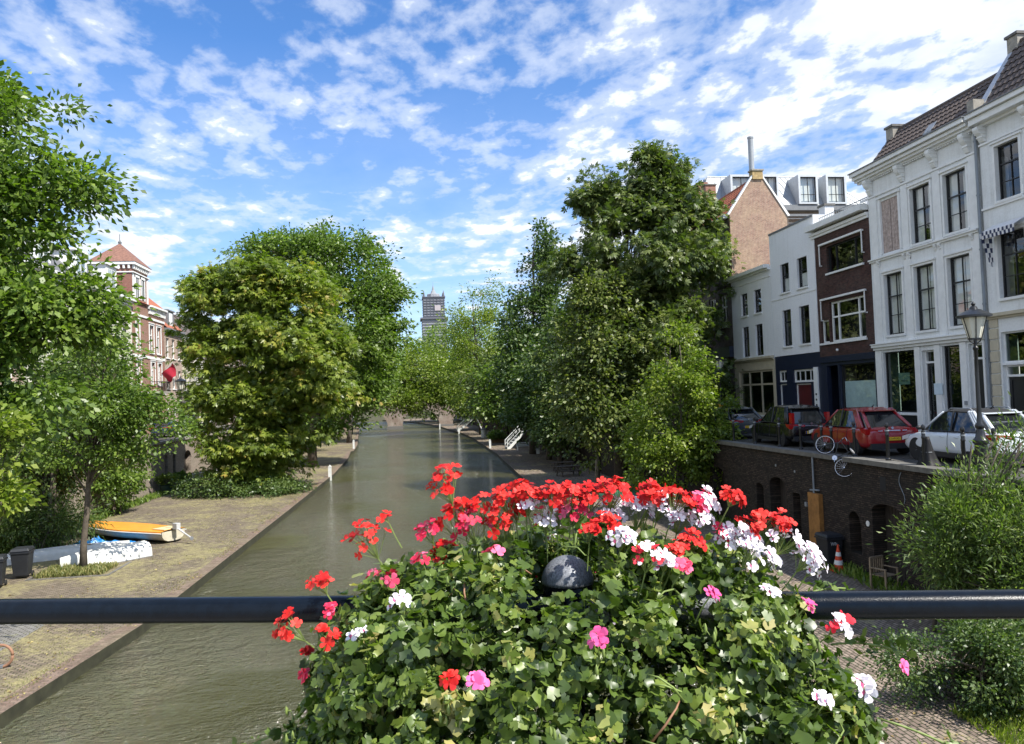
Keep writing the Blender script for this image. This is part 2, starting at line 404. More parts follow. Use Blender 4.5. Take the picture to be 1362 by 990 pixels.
# ------------------------------------------------------------------ buildings
def FT(side, pl):
    if side == 'R': return lambda u, z, d: (pl - d, u, z)
    if side == 'L': return lambda u, z, d: (pl + d, u, z)
    return lambda u, z, d: (u, pl - d, z)
class Fac:
    """one house: a facade plane with openings, reveals, trim and the block behind it"""
    def __init__(s, side, pl, u0, u1, z0, z1, label, depth=8, kind='townhouse', group=None):
        s.T = FT(side, pl); s.side = side; s.pl = pl; s.u0, s.u1, s.z0, s.z1 = u0, u1, z0, z1; s.depth = depth
        s.root = thing(kind, label, 'house', s.T((u0 + u1) / 2, z0, 0), group=group); s.holes = []
    def b(s, m, u0, u1, z0, z1, d0, d1, mi=0):
        T = s.T; m.box(u0, u1, z0, z1, d0, d1, mi, T=lambda a, b, c: T(a, b, c)); return m
    def part(s, name, m, mat, parent=None, label=None, smooth=False):
        o = obj(name, m, mat, s.root if parent is None else parent, world=True, smooth=smooth)
        if label: o['label'] = label
        return o
    def wall(s, mat, z0=None, z1=None, rev=.22, holes=None, back=True, name='wall', mi_in=None, d=0, u0=None, u1=None):
        z0 = s.z0 if z0 is None else z0; z1 = s.z1 if z1 is None else z1
        a0 = s.u0 if u0 is None else u0; a1 = s.u1 if u1 is None else u1
        H = [h for h in s.holes if h[2] < z1 and h[3] > z0 and h[1] > a0 and h[0] < a1] if holes is None else holes
        us = sorted({a0, a1} | {x for h in H for x in h[:2] if a0 < x < a1}); zs = sorted({z0, z1} | {x for h in H for x in h[2:4] if z0 < x < z1})
        m = M(); T = s.T
        for i in range(len(us) - 1):
            for j in range(len(zs) - 1):
                cu, cz = (us[i] + us[i + 1]) / 2, (zs[j] + zs[j + 1]) / 2
                if any(h[0] < cu < h[1] and h[2] < cz < h[3] for h in H): continue
                m.face([T(us[i], zs[j], d), T(us[i + 1], zs[j], d), T(us[i + 1], zs[j + 1], d), T(us[i], zs[j + 1], d)])
        for h in H:
            p = [(max(h[0], a0), max(h[2], z0)), (min(h[1], a1), max(h[2], z0)), (min(h[1], a1), min(h[3], z1)), (max(h[0], a0), min(h[3], z1))]
            for q in range(4):
                (x0, y0), (x1, y1) = p[q], p[(q + 1) % 4]
                m.face([T(x0, y0, d), T(x1, y1, d), T(x1, y1, -rev), T(x0, y0, -rev)])
        if back:
            D = -s.depth
            m.face([T(a0, z0, d), T(a0, z0, D), T(a0, z1, D), T(a0, z1, d)])
            m.face([T(a1, z0, d), T(a1, z0, D), T(a1, z1, D), T(a1, z1, d)])
            m.face([T(a0, z0, D), T(a1, z0, D), T(a1, z1, D), T(a0, z1, D)])
        return s.part(name, m, mat)
    def flat_roof(s, z=None, mat=None):
        z = s.z1 if z is None else z; T = s.T; D = -s.depth
        s.part('roof', M().face([T(s.u0, z, -.02), T(s.u1, z, -.02), T(s.u1, z, D), T(s.u0, z, D)]), mat or lead)
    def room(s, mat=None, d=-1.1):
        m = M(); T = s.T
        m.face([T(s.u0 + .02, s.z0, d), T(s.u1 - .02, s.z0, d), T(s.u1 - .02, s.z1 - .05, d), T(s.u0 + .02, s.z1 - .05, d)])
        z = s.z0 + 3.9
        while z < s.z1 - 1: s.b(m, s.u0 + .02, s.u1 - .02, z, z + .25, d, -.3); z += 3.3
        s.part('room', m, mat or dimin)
    def win(s, u0, u1, z0, z1, fm=None, nx=2, rows=(.62,), fw=.06, d=-.14, sill=True, curt=None, gl=None, bar=.028, trim=None, tw=.12, name='window', label=None, low=None, sillm=None, hole=True, mid=None):
        fm = fm or blackwood
        if hole: s.holes.append((u0, u1, z0, z1))
        m = M(); B = s.b
        B(m, u0, u0 + fw, z0, z1, d - .06, d + .02); B(m, u1 - fw, u1, z0, z1, d - .06, d + .02)
        B(m, u0 + fw, u1 - fw, z0, z0 + fw, d - .06, d + .02); B(m, u0 + fw, u1 - fw, z1 - fw, z1, d - .06, d + .02)
        for k in rows:
            zz = z0 + (z1 - z0) * k; B(m, u0 + fw, u1 - fw, zz - fw * .45, zz + fw * .45, d - .05, d + .03)
        for k in range(1, nx):
            x = u0 + (u1 - u0) * k / nx; top = z1 - fw
            B(m, x - bar / 2, x + bar / 2, z0 + fw, top, d - .03, d + .012)
        if low:
            for k in low:
                zz = z0 + (z1 - z0) * k; B(m, u0 + fw, u1 - fw, zz - bar / 2, zz + bar / 2, d - .03, d + .01)
        if mid:
            for k in mid:
                x = u0 + (u1 - u0) * k; B(m, x - fw * .5, x + fw * .5, z0 + fw, z1 - fw, d - .05, d + .025)
        w = s.part(name, m, fm, label=label); T = s.T
        s.part('pane', M().face([T(u0 + fw * .5, z0 + fw * .5, d - .02), T(u1 - fw * .5, z0 + fw * .5, d - .02), T(u1 - fw * .5, z1 - fw * .5, d - .02), T(u0 + fw * .5, z1 - fw * .5, d - .02)]), gl or glass, w)
        if sill: s.part('sill', B(M(), u0 - .07, u1 + .07, z0 - .10, z0 - .005, -.1, .09), sillm or trim or whitetrim, w)
        if curt:
            m = M(); n = 26
            for (a, bb, zt, zb) in curt:
                A0, A1 = u0 + (u1 - u0) * a, u0 + (u1 - u0) * bb; Z0, Z1 = z0 + (z1 - z0) * zt, z0 + (z1 - z0) * zb
                for k in range(n):
                    p, q = A0 + (A1 - A0) * k / n, A0 + (A1 - A0) * (k + 1) / n
                    m.face([T(p, Z0, d - .12 - .03 * (k % 2)), T(q, Z0, d - .12 - .03 * ((k + 1) % 2)), T(q, Z1, d - .12 - .03 * ((k + 1) % 2)), T(p, Z1, d - .12 - .03 * (k % 2))])
            s.part('curtain', m, curtain, w)
        if trim:
            m = M(); B(m, u0 - tw, u0, z0 - .02, z1 + tw, 0.002, .05); B(m, u1, u1 + tw, z0 - .02, z1 + tw, 0.002, .05); B(m, u0, u1, z1, z1 + tw, .002, .055)
            B(m, u0 - tw - .05, u1 + tw + .05, z1 + tw, z1 + tw + .07, .002, .11)
            s.part('surround', m, trim, w)
        return w
    def bands(s, rows, mat, name='cornice', u0=None, u1=None):
        m = M(); a = s.u0 if u0 is None else u0; b_ = s.u1 if u1 is None else u1
        for z0, z1, dd in rows: s.b(m, a, b_, z0, z1, .003, dd)
        return s.part(name, m, mat)
    def door(s, u0, u1, z0, z1, mat, trans=None, fm=None, glassd=False, d=-.2, label=None):
        s.holes.append((u0, u1, z0, z1)); fm = fm or whitetrim
        zt = trans or z1 - .07; m = M(); B = s.b
        B(m, u0, u0 + .07, z0, z1, d - .05, d + .06); B(m, u1 - .07, u1, z0, z1, d - .05, d + .06); B(m, u0 + .07, u1 - .07, z1 - .07, z1, d - .05, d + .06)
        if trans: B(m, u0 + .07, u1 - .07, zt, zt + .08, d - .05, d + .08)
        fr = s.part('door_frame', m, fm); T = s.T
        if trans:
            s.part('pane', M().face([T(u0 + .07, zt + .08, d), T(u1 - .07, zt + .08, d), T(u1 - .07, z1 - .07, d), T(u0 + .07, z1 - .07, d)]), glass, fr)
        a, b_ = u0 + .075, u1 - .075; dm = M(); w = .11
        B(dm, a, a + w, z0 + .01, zt - .005, d - .03, d + .02); B(dm, b_ - w, b_, z0 + .01, zt - .005, d - .03, d + .02)
        B(dm, a + w, b_ - w, z0 + .01, z0 + .25, d - .03, d + .02); B(dm, a + w, b_ - w, zt - .12, zt - .005, d - .03, d + .02)
        if not glassd:
            B(dm, a + w, b_ - w, z0 + .25, zt - .12, d - .03, d - .01); B(dm, a + w, b_ - w, z0 + 1.0, z0 + 1.12, d - .01, d + .02)
            mid = (a + b_) / 2; B(dm, mid - .05, mid + .05, z0 + .25, z0 + 1.0, d - .01, d + .019)
        do = s.part('door', dm, mat, label=label)
        if glassd: s.part('pane', M().face([T(a + w, z0 + .25, d - .01), T(b_ - w, z0 + .25, d - .01), T(b_ - w, zt - .12, d - .01), T(a + w, zt - .12, d - .01)]), glass, do)
        s.part('handle', B(M(), b_ - .08, b_ - .04, z0 + .98, z0 + 1.12, d + .02, d + .07), zinc, do)
        return do
    def gable_roof(s, ze, dr, zr, mat, over=.25, dback=None, ends=None, endmat=None, pant=True):
        """eave at d=over, ridge dr metres behind the facade at height zr"""
        T = s.T; L_ = s.u1 - s.u0; sl = math.hypot(dr + over, zr - ze); m = M()
        def P(u, k, lift):  # k 0..1 up the slope
            d = over - (dr + over) * k; z = ze + (zr - ze) * k
            nx_, nz = (zr - ze) / sl, (dr + over) / sl
            return T(u, z + lift * nz, d + lift * nx_)
        tw, th = .26, .33
        if pant:
            nu = max(1, int(L_ / tw)); nr = max(1, int(sl / th)); prof = (0, .035, .05, .03, .0)
            for r_ in range(nr):
                k0, k1 = r_ / nr, (r_ + 1) / nr
                for q in range(nu):
                    for e in range(4):
                        a = s.u0 + L_ * (q + e / 4) / nu; b2 = s.u0 + L_ * (q + (e + 1) / 4) / nu
                        m.face([P(a, k0, prof[e] + .05), P(b2, k0, prof[e + 1] + .05), P(b2, k1, prof[e + 1] + .012), P(a, k1, prof[e] + .012)])
                m.face([P(s.u0, k0, .0), P(s.u1, k0, .0), P(s.u1, k0, .05), P(s.u0, k0, .05)])
        else:
            m.face([P(s.u0, 0, .02), P(s.u1, 0, .02), P(s.u1, 1, .02), P(s.u0, 1, .02)])
        db = dback or (2 * dr)
        m.face([T(s.u0, zr, -dr), T(s.u1, zr, -dr), T(s.u1, ze, -db), T(s.u0, ze, -db)])
        ro = s.part('roof', m, mat)
        for u in (s.u0, s.u1):
            for w0, w1 in (((u, u + .02) if u == s.u0 else (u - .02, u)),):
                pass
        for u in (s.u0 + .015, s.u1 - .015):
            g = M().face([T(u, s.z1 - .02, -.01), T(u, ze, over * .0), T(u, zr - .03, -dr), T(u, ze, -db), T(u, s.z1 - .02, -db)])
            s.part('gable', g, endmat or btan, ro)
        s.part('ridge_cap', M().tube([T(s.u0, zr + .03, -dr), T(s.u1, zr + .03, -dr)], .11, 8), mat, ro)
        return ro
    def chimney(s, u, d, z0, z1, w=.7, dd=.5, mat=None, pots=2, cap=None):
        m = M(); s.b(m, u - w / 2, u + w / 2, z0, z1, d - dd / 2, d + dd / 2); c = s.part('chimney', m, mat or btan)
        m = M(); s.b(m, u - w / 2 - .06, u + w / 2 + .06, z1, z1 + .1, d - dd / 2 - .06, d + dd / 2 + .06); s.part('chimney_cap', m, cap or darkstone, c)
        if pots:
            m = M()
            for k in range(pots):
                x = u + (k - (pots - 1) / 2) * w / max(pots, 1); m.lathe([(.1, 0), (.09, .35)], s.T(x, z1 + .1, d), 8)
            s.part('chimney_pot', m, tilered, c)
    def pipe(s, u, z0, z1, mat=None, r=.05, d=.1):
        m = M().tube([s.T(u, z1, d), s.T(u, z0, d)], r, 8)
        z = z0 + 1
        while z < z1: m.lathe([(r + .02, -.03), (r + .02, .03)], s.T(u, z, d), 8); z += 2
        s.part('drainpipe', m, mat or greypipe)

def corbel(f, m, u, z, h=.62, w=.2, dd=.34):
    T = f.T
    prof = [(0, 0), (0, h), (dd, h), (dd, h * .82), (dd * .82, h * .6), (dd * .5, h * .42), (dd * .42, h * .2), (dd * .25, .02)]
    m.prism([(p[0], p[1]) for p in prof], u - w / 2, u + w / 2, T=lambda a, b, c: T(c, z + b, a + .004))
    for k in range(3): f.b(m, u - w / 2 - .03, u + w / 2 + .03, z + h * (.3 + k * .24), z + h * (.3 + k * .24) + .05, .01, dd * (.55 + .2 * k))

# --- right row ------------------------------------------------------
Z0 = 4.5
# the tall white house with the carved cornice (25.62..32.4)
f = Fac('R', 21, 25.62, 32.38, Z0, 16.2, 'tall white three-bay house with carved cornice brackets and a boarded top left window', 8)
cu = [(.02, .48, .02, .98), (.52, .98, .02, .98)]
for (a, b_) in ((26.16, 27.42), (28.19, 29.43)):
    f.win(a, b_, 12.56, 14.88, nx=2, rows=(.6,), low=(.3,), trim=whitetrim, tw=.1, curt=[(.02, .40, .0, 1), (.62, .98, 0, 1)])
f.holes.append((30.22, 31.46, 12.56, 14.88))
m = M(); f.b(m, 30.22, 30.83, 12.58, 14.88, -.16, -.04); f.b(m, 30.85, 31.46, 12.58, 14.88, -.16, -.04)
for k in range(6): f.b(m, 30.25 + k * .2, 30.26 + k * .2, 12.6, 14.8, -.05, -.03)
f.part('shutter', m, shutterw, label='worn pale wooden shutters closed over the top left window')
m = M(); f.b(m, 30.1, 30.22, 12.54, 15.0, .002, .05); f.b(m, 31.46, 31.58, 12.54, 15.0, .002, .05); f.b(m, 30.05, 31.63, 15.0, 15.08, .002, .11); f.part('surround', m, whitetrim)
for (a, b_) in ((26.18, 27.42), (28.2, 29.43), (30.22, 31.46)):
    f.win(a, b_, 8.94, 11.61, nx=2, rows=(.63,), low=(.32,), trim=whitetrim, tw=.1, curt=cu)
# shop front
f.win(29.72, 31.86, 5.55, 8.2, nx=1, rows=(), fm=blackwood, gl=glassg, sill=True, label='wide shop window with a white paper sign')
f.door(28.3, 29.24, 4.52, 8.12, blackwood, trans=7.58, glassd=True, label='glazed black shop door with a pale notice')
f.win(27.03, 28.02, 5.2, 8.22, nx=1, rows=(), gl=glassg, sill=True)
f.door(25.84, 26.56, 4.52, 8.2, blackwood, trans=7.6, glassd=False)
f.wall(white); f.room(darkin)
f.bands([(8.32, 8.44, .12), (8.44, 8.56, .22), (8.56, 8.60, .27)], whitetrim, 'shop_cornice')
f.bands([(12.28, 12.36, .10), (12.36, 12.42, .17)], whitetrim, 'string_course')
f.bands([(15.2, 15.28, .07), (16.02, 16.1, .16), (16.1, 16.2, .3), (16.2, 16.32, .42), (16.34, 16.5, .55)], whitetrim, 'cornice', u0=25.55, u1=32.9)
f.bands([(16.5, 16.54, .60)], lead, 'gutter', u0=25.5, u1=32.95)
m = M(); k = 25.75
while k < 32.6: f.b(m, k, k + .07, 15.96, 16.04, .01, .12); k += .14
f.part('dentils', m, whitetrim)
for u in (25.95, 27.8, 29.85, 32.1):
    m = M(); corbel(f, m, u, 15.3, .72, .24, .36); f.part('bracket', m, whitetrim)
for u in (26.0, 27.75, 28.0, 29.65, 29.95, 31.75):
    m = M(); corbel(f, m, u, 12.0, .28, .1, .13); f.part('small_bracket', m, whitetrim)
m = M()
for u in (25.66, 27.6, 29.6, 31.75): f.b(m, u, u + .42, 8.62, 12.27, .003, .035); f.b(m, u, u + .42, 12.44, 15.19, .003, .035)
f.part('pilaster', m, whitetrim)
for u in (25.68, 26.62, 28.08, 29.3, 31.9): f.part('shop_pilaster', f.b(M(), u, u + (.1 if u in (25.68,) else .34 if u != 31.9 else .44), 4.55, 8.3, .003, .06), whitetrim)
f.part('skirting', f.b(M(), 29.7, 31.9, 4.5, 5.42, .01, .05), blackwood)
f.gable_roof(16.5, 1.45, 18.3, tile, over=.0, dback=5)
f.chimney(32.15, -1.45, 17.0, 18.45, .5, .75, stone, 0)
m = M()
for q in (-1, 1):
    m.prism([(0, 0), (1.45, 1.75), (1.62, 1.75), (.2, 0)], 32.3, 32.46, T=lambda a, b2, c: (21 + a, c, 16.55 + b2))
f.part('verge_coping', m, zinc)
f.part('rooflight', M().box(0, 1, 0, 1, 0, .06, T=lambda a, b2, c: (21.32 + a * .3, 28.4 + b2 * .5, 16.92 + a * .38 + c + .06)), zinc)
f.pipe(25.5, 4.6, 16.2)
sg = M(); f.b(sg, 30.35, 31.1, 6.75, 7.25, -.19, -.185); sg = f.part('paper_sign', sg, plain('paper', (.75, .76, .74), .8))
for i, (tx, sz, zz) in enumerate((('TE HUUR', .12, 7.08), ('VERHUURD', .1, 6.9))):
    if i == 1:
        text_mesh('lettering', tx, sz, blackp, f.root, Matrix.Translation(Vector((21 + .183, 30.72, zz)) - Vector(f.root.location)) @ Matrix(((0, 0, -1, 0), (-1, 0, 0, 0), (0, 1, 0, 0), (0, 0, 0, 1))))
sg = M(); f.b(sg, 28.0, 28.5, 6.3, 6.75, .07, .074); f.part('notice', sg, plain('pale_notice', (.55, .66, .72), .7), label='pale blue notice on the shop door frame')
f.part('letter_box', f.b(M(), 26.66, 26.8, 5.9, 6.05, .065, .1), zinc)

# the white house at the right edge (18..25.4)
f = Fac('R', 21, 17.5, 25.42, Z0, 16.2, 'white house at the right edge with a chequered window awning and steep tiled roof', 8)
for a, b_ in ((23.6, 24.7), (21.4, 22.5), (19.2, 20.3)):
    f.win(a, b_, 13.16, 15.12, nx=2, rows=(.66,), low=(.33,), trim=whitetrim, tw=.1)
for a, b_ in ((23.56, 24.8), (21.3, 22.5), (19.0, 20.2)):
    f.win(a, b_, 9.7, 12.0, nx=2, rows=(.66,), low=(.33,), trim=whitetrim, tw=.12)
f.win(23.8, 24.92, 7.4, 8.5, nx=1, rows=(), fm=whitetrim, gl=glassg, sill=False); f.door(23.8, 24.92, 4.52, 7.32, blackwood, trans=6.9)
f.win(19.0, 22.6, 5.4, 8.5, nx=3, rows=(.75,), fm=whitetrim, gl=glassg)
f.wall(white); f.room(darkin)
f.bands([(9.0, 9.08, .1), (9.08, 9.2, .2)], creamtrim, 'shop_cornice'); f.bands([(12.98, 13.06, .07)], whitetrim, 'sill_band')
f.bands([(15.35, 15.42, .06), (16.0, 16.1, .16), (16.1, 16.32, .42), (16.34, 16.5, .55)], whitetrim, 'cornice')
f.bands([(16.5, 16.54, .60)], lead, 'gutter')
m = M(); z = 4.6
while z < 8.8: f.b(m, 25.0, 25.4, z, z + .36, .003, .05 if int(z / .4) % 2 else .065); z += .41
f.part('quoins', m, creamtrim)
for u in (25.2, 23.1, 21.0):
    m = M(); corbel(f, m, u, 15.45, .55, .24, .34); f.part('bracket', m, whitetrim)
# awning with chequered valance
m = M(); T = f.T
nn = 16
for i in range(nn):
    a0, a1 = 23.45 + 1.5 * i / nn, 23.45 + 1.5 * (i + 1) / nn
    for j in range(2):
        m.face([T(a0, 12.1 - .13 * j, .5 + .01 * j), T(a1, 12.1 - .13 * j, .5 + .01 * j), T(a1, 11.97 - .13 * j, .5), T(a0, 11.97 - .13 * j, .5)], (i + j) % 2)
m.face([T(23.45, 12.1, .5), T(24.95, 12.1, .5), T(24.95, 12.35, .06), T(23.45, 12.35, .06)], 0)
for j in range(7):
    for q in range(3):
        z0_, z1_ = 12.05 - j * .17, 12.05 - (j + 1) * .17; w0 = .5 - .06 * j; d0 = .08 + q * w0 / 3; d1 = .08 + (q + 1) * w0 / 3
        m.face([T(24.97, z0_, d0), T(24.97, z0_, d1), T(24.97, z1_, d1 - .02), T(24.97, z1_, d0)], (j + q) % 2)
f.part('awning', m, [plain('awning_white', (.7, .7, .7), .8), plain('awning_navy', (.03, .04, .09), .8)], label='white and navy chequered window awning')
f.gable_roof(16.52, 1.75, 19.2, tile, over=-.05, dback=6)
m = M(); m.prism([(-.1, 0), (1.75, 2.68), (1.95, 2.68), (.15, 0)], 25.3, 25.62, T=lambda a, b2, c: (21.02 + a, c, 16.58 + b2)); f.part('verge_coping', m, plain('zinc_coping', (.42, .44, .46), .35, metal=.4))
f.part('kneeler_stone', M().box(20.75, 21.2, 25.3, 25.64, 16.56, 17.1), stone)
f.chimney(25.4, -1.85, 18.6, 19.5, .5, .6, stone, 0)

# brown brick house 32.4..37.2
f = Fac('R', 21.02, 32.4, 37.18, Z0, 15.0, 'narrow dark brown brick house with wide bay windows and a navy shop front', 8)
f.win(33.0, 36.1, 12.45, 13.78, fm=blackwood, nx=1, rows=(), mid=(.25, .78), sill=True, trim=None, sillm=whitetrim)
f.win(33.05, 36.08, 8.98, 10.98, fm=whitetrim, nx=1, rows=(.62,), mid=(.22, .8), fw=.09)
f.win(36.2, 36.95, 8.98, 10.15, fm=whitetrim, nx=1, rows=(), fw=.08)
f.win(32.55, 35.45, 5.5, 7.82, fm=blackwood, nx=1, rows=(), fw=.07, label='frosted shop window', gl=None)
f.holes.append((35.6, 36.6, 4.55, 7.82))
m = M(); f.b(m, 35.6, 36.6, 4.52, 7.82, -1.0, -.95); f.b(m, 35.62, 35.66, 4.52, 7.8, -.95, -.2); f.part('entrance', m, plain('porch_brown', (.10, .085, .07), .7))
f.wall(bbrown, z0=8.28); f.wall(navy, z1=8.26, name='shop_front', back=True); f.room(darkin)
f.part('frosted_film', f.b(M(), 32.65, 35.35, 5.6, 7.0, -.22, -.20), blind)
f.part('fascia', f.b(M(), 32.42, 37.16, 7.98, 8.28, .004, .1), navy)
f.bands([(14.42, 14.55, .08), (14.55, 14.68, .16), (14.78, 15.06, .42)], whitetrim, 'cornice', u0=32.42, u1=37.45)
for (z, a, b_) in ((13.9, 32.85, 36.6), (11.12, 32.85, 36.7)):
    m = M(); f.b(m, a, b_, z, z + .09, .02, .16)
    for u in (a, b_ - .05): f.b(m, u, u + .05, z - 1.0, z, .1, .14); f.b(m, u, u + .05, z - 1.02, z - .97, .01, .14)
    f.part('blind_box', m, whitetrim)
f.part('wall_lamp', M().ball(f.T(35.3, 8.55, .15), .07, 8), whitetrim)
f.flat_roof(14.95)
m = M(); u = 32.6
while u < 37: f.b(m, u, u + .02, 15.06, 15.45, -.2, -.18); u += .16
f.b(m, 32.6, 37, 15.43, 15.46, -.2, -.17); f.part('roof_railing', m, greypipe)
m = M(); f.b(m, 35.0, 35.03, 15, 17.3, -3, -2.97)
for z in (16.4, 16.8, 17.1): f.b(m, 34.6, 35.4, z, z + .02, -3, -2.98)
f.part('aerial', m, zinc)

# plain tall white house 37.2..42.15
f = Fac('R', 21, 37.2, 42.13, Z0, 15.7, 'plain tall white house with four small sash windows above a dark base and red door', 8)
for a, b_ in ((38.02, 39.08), (39.98, 40.97)):
    f.win(a, b_, 12.12, 13.72, nx=1, rows=(.58,), fw=.07, curt=[(.05, .95, 0, .5)]); f.win(a, b_, 9.1, 11.12, nx=1, rows=(.66,), fw=.07)
f.win(40.85, 41.8, 7.1, 7.76, fm=whitetrim, nx=2, rows=(), sill=False, fw=.1); f.door(40.85, 41.8, 4.52, 7.0, navy, fm=whitetrim)
f.win(37.85, 40.1, 7.05, 7.74, fm=whitetrim, nx=4, rows=(), sill=False, fw=.1, bar=.05)
f.door(38.25, 39.95, 4.52, 6.98, redpaint, fm=whitetrim, label='oxblood red panelled front door')
f.wall(white2, z0=8.58, d=0); f.wall(navy, z1=8.56, name='dark_base', d=-.03); f.room(darkin)
m = M(); f.b(m, 37.42, 37.82, 4.55, 7.8, -.02, .05); f.part('door_pilaster', m, whitetrim)
for k in range(4): f.part('nameplate', f.b(M(), 37.55, 37.68, 5.5 + k * .28, 5.6 + k * .28, .052, .06), blackp)
f.bands([(11.78, 11.84, .03)], whitetrim, 'string_course'); f.bands([(15.62, 15.72, .05)], lead, 'coping'); f.flat_roof(15.6)
f.chimney(37.6, -1.0, 15.6, 16.2, .6, .5, white2, 0)

# low white house 42.15..47.7
f = Fac('R', 21, 42.15, 47.68, Z0, 13.9, 'lower white house with four narrow windows and a cream shop front', 8)
for a, b_ in ((43.48, 44.47), (45.35, 46.3)):
    f.win(a, b_, 11.36, 12.76, nx=1, rows=(.5,), fw=.07); f.win(a, b_, 8.78, 10.66, nx=1, rows=(.62,), fw=.07)
f.win(42.45, 47.1, 5.2, 7.9, fm=creamtrim, nx=1, rows=(.68,), mid=(.37, .72), fw=.12, gl=glassg)
f.wall(white2, z0=8.5); f.wall(creamtrim, z1=8.48, name='shop_front'); f.room(darkin)
f.bands([(8.45, 8.55, .1), (8.55, 8.68, .25)], creamtrim, 'shop_cornice'); f.bands([(13.3, 13.36, .04), (13.7, 13.8, .15), (13.8, 14.0, .4)], whitetrim, 'cornice', u0=42.2, u1=47.9); f.flat_roof(13.9)

# brick house with the gable wall 47.7..55
f = Fac('R', 21, 47.7, 55.4, Z0, 18.2, 'dark brick house with a tall patchy brick end gable and red tiled roof', 4.2)
for r_, (za, zb) in enumerate(((14.6, 16.6), (11.0, 13.1), (4.9, 8.4))):
    for a in (48.4, 50.35, 52.2, 53.9):
        f.win(a, a + 1.15, za, zb, fm=whitetrim, nx=2, rows=(.62,), fw=.09, trim=None)
f.wall(bfront); f.room(darkin)
f.bands([(13.6, 14.0, .08)], bfront, 'string_course'); f.bands([(8.9, 9.6, .3)], navy, 'fascia'); f.bands([(18.0, 18.25, .3)], whitetrim, 'cornice')
f.part('gable_wall', M().prism([(21.05, 4.5), (21.05, 18.2), (22.72, 20.6), (22.72, 20.95), (23.4, 20.95), (23.4, 20.6), (25.0, 18.1), (25.0, 4.5)], 47.5, 47.7, T=lambda a, b2, c: (a, c, b2)), bgable, label='patchy pale and red brick end gable facing the bridge')
f.gable_roof(18.2, 1.98, 20.6, tilered, over=.15, dback=4.1)
m = M(); m.prism([(21.0, 18.15), (22.7, 20.62), (22.7, 20.78), (20.88, 18.2)], 47.44, 47.74, T=lambda a, b2, c: (a, c, b2)); m.prism([(25.05, 18.05), (23.42, 20.6), (23.42, 20.76), (25.2, 18.1)], 47.44, 47.74, T=lambda a, b2, c: (a, c, b2)); f.part('verge_coping', m, whitetrim)
f.chimney(47.65, -2.06, 20.5, 21.05, .5, .72, plain('ochre_stone', (.36, .26, .12), .9, var=.4, vscale=7), 0, cap=plain('ochre_stone', ()) if 0 else stone)
f.chimney(52.5, -1.0, 18.6, 20.1, .8, .6, bred, 2); f.chimney(55.3, -1.98, 20.3, 22.2, .6, .8, bred, 0)

# apartment block with the zinc mansard behind the row
zb = thing('apartment_building', 'modern block behind the row with a pale zinc mansard roof and box dormers', 'building', (34, 70, 4.4))
m = M(); m.box(26.6, 43.5, 66.5, 80, 4.4, 23.0); obj('wall', m, btan, zb, world=True)
m = M(); zr, ze = 26.6, 23.4
A, B_, C_, D_ = (26.6, 66, ze), (43, 66, ze), (43, 80, ze), (26.6, 80, ze); a, b2, c_, d_ = (28.1, 68.0, zr), (39.6, 68.0, zr), (39.6, 78, zr), (28.1, 78, zr)
for q in ((A, B_, b2, a), (B_, C_, c_, b2), (C_, D_, d_, c_), (D_, A, a, d_), (a, b2, c_, d_)): m.face(q)
rf = obj('roof', m, zinc, zb, world=True)
m = M(); k = 0
while k < 22:
    x = 27.0 + k * .75
    xt = 28.1 + (x - 26.6) * (11.5 / 16.4)
    if x < 42.8: m.tube([(x, 65.98, ze), (xt, 67.98, zr)], .035, 4)
    k += 1
for k in range(14):
    y = 66.5 + k; yt = 68 + (y - 66) * 10 / 14; m.tube([(26.58, y, ze), (28.08, yt, zr)], .035, 4)
m.tube([a, b2], .07, 6); m.tube([a, A], .05, 6); obj('standing_seam', m, zinc, rf, world=True)
m = M(); m.box(26.4, 43.4, 65.7, 66.3, 22.9, 23.4); m.box(26.4, 43.4, 65.5, 65.9, 22.3, 22.5); obj('gutter', m, lead, zb, world=True)
m = M()
for z in (22.0, 21.6, 21.2): m.box(30, 43.4, 65.3, 65.36, z, z + .06)
obj('terrace_railing', m, lead, zb, world=True)
dz = plain('dormer_grey', (.50, .53, .55), .5, metal=.2)
for i, (x0, x1) in enumerate(((29.3, 31.4), (32.0, 33.9), (35.8, 37.7), (38.5, 40.5))):
    m = M(); y0 = 65.6; zt = 25.95; zb_ = 23.45; w_ = .2
    m.box(x0, x0 + w_, y0, 68.2, zb_, zt); m.box(x1 - w_, x1, y0, 68.2, zb_, zt); m.box(x0, x1, y0, 68.2, zt, zt + .2); m.box(x0 + w_, x1 - w_, y0, 68, zb_, zb_ + .15)
    m.face([(x0 + w_, y0 + .6, zb_ + .15), (x1 - w_, y0 + .6, zb_ + .15), (x1 - w_, y0 + .6, zt), (x0 + w_, y0 + .6, zt)])
    dm = obj('dormer', m, dz, zb, world=True)
    m = M(); xs = (x0 + w_, (x0 + x1) / 2 - .03, x1 - w_ - .06)
    for x in xs: m.box(x, x + .06, y0 + .1, y0 + .16, zb_ + .15, zt)
    m.box(x0 + w_, x1 - w_, y0 + .1, y0 + .16, zt - .08, zt - .002); m.box(x0 + w_, x1 - w_, y0 + .06, y0 + .1, zb_ + .85, zb_ + .9)
    obj('window_frame', m, blackwood, dm, world=True)
    obj('pane', M().face([(x0 + w_, y0 + .14, zb_ + .15), (x1 - w_, y0 + .14, zb_ + .15), (x1 - w_, y0 + .14, zt), (x0 + w_, y0 + .14, zt)]), glass, dm, world=True)
    obj('curtain', M().box(x0 + w_ + .1, x1 - w_ - .1, y0 + .4, y0 + .42, zb_ + .2, zt - .05), curtain, dm, world=True)
m = M(); m.lathe([(.26, 0), (.26, 4.2), (.3, 4.2), (.3, 4.35)], (33.0, 69, 26.4), 14); obj('flue', m, zinc, zb, world=True, smooth='a')
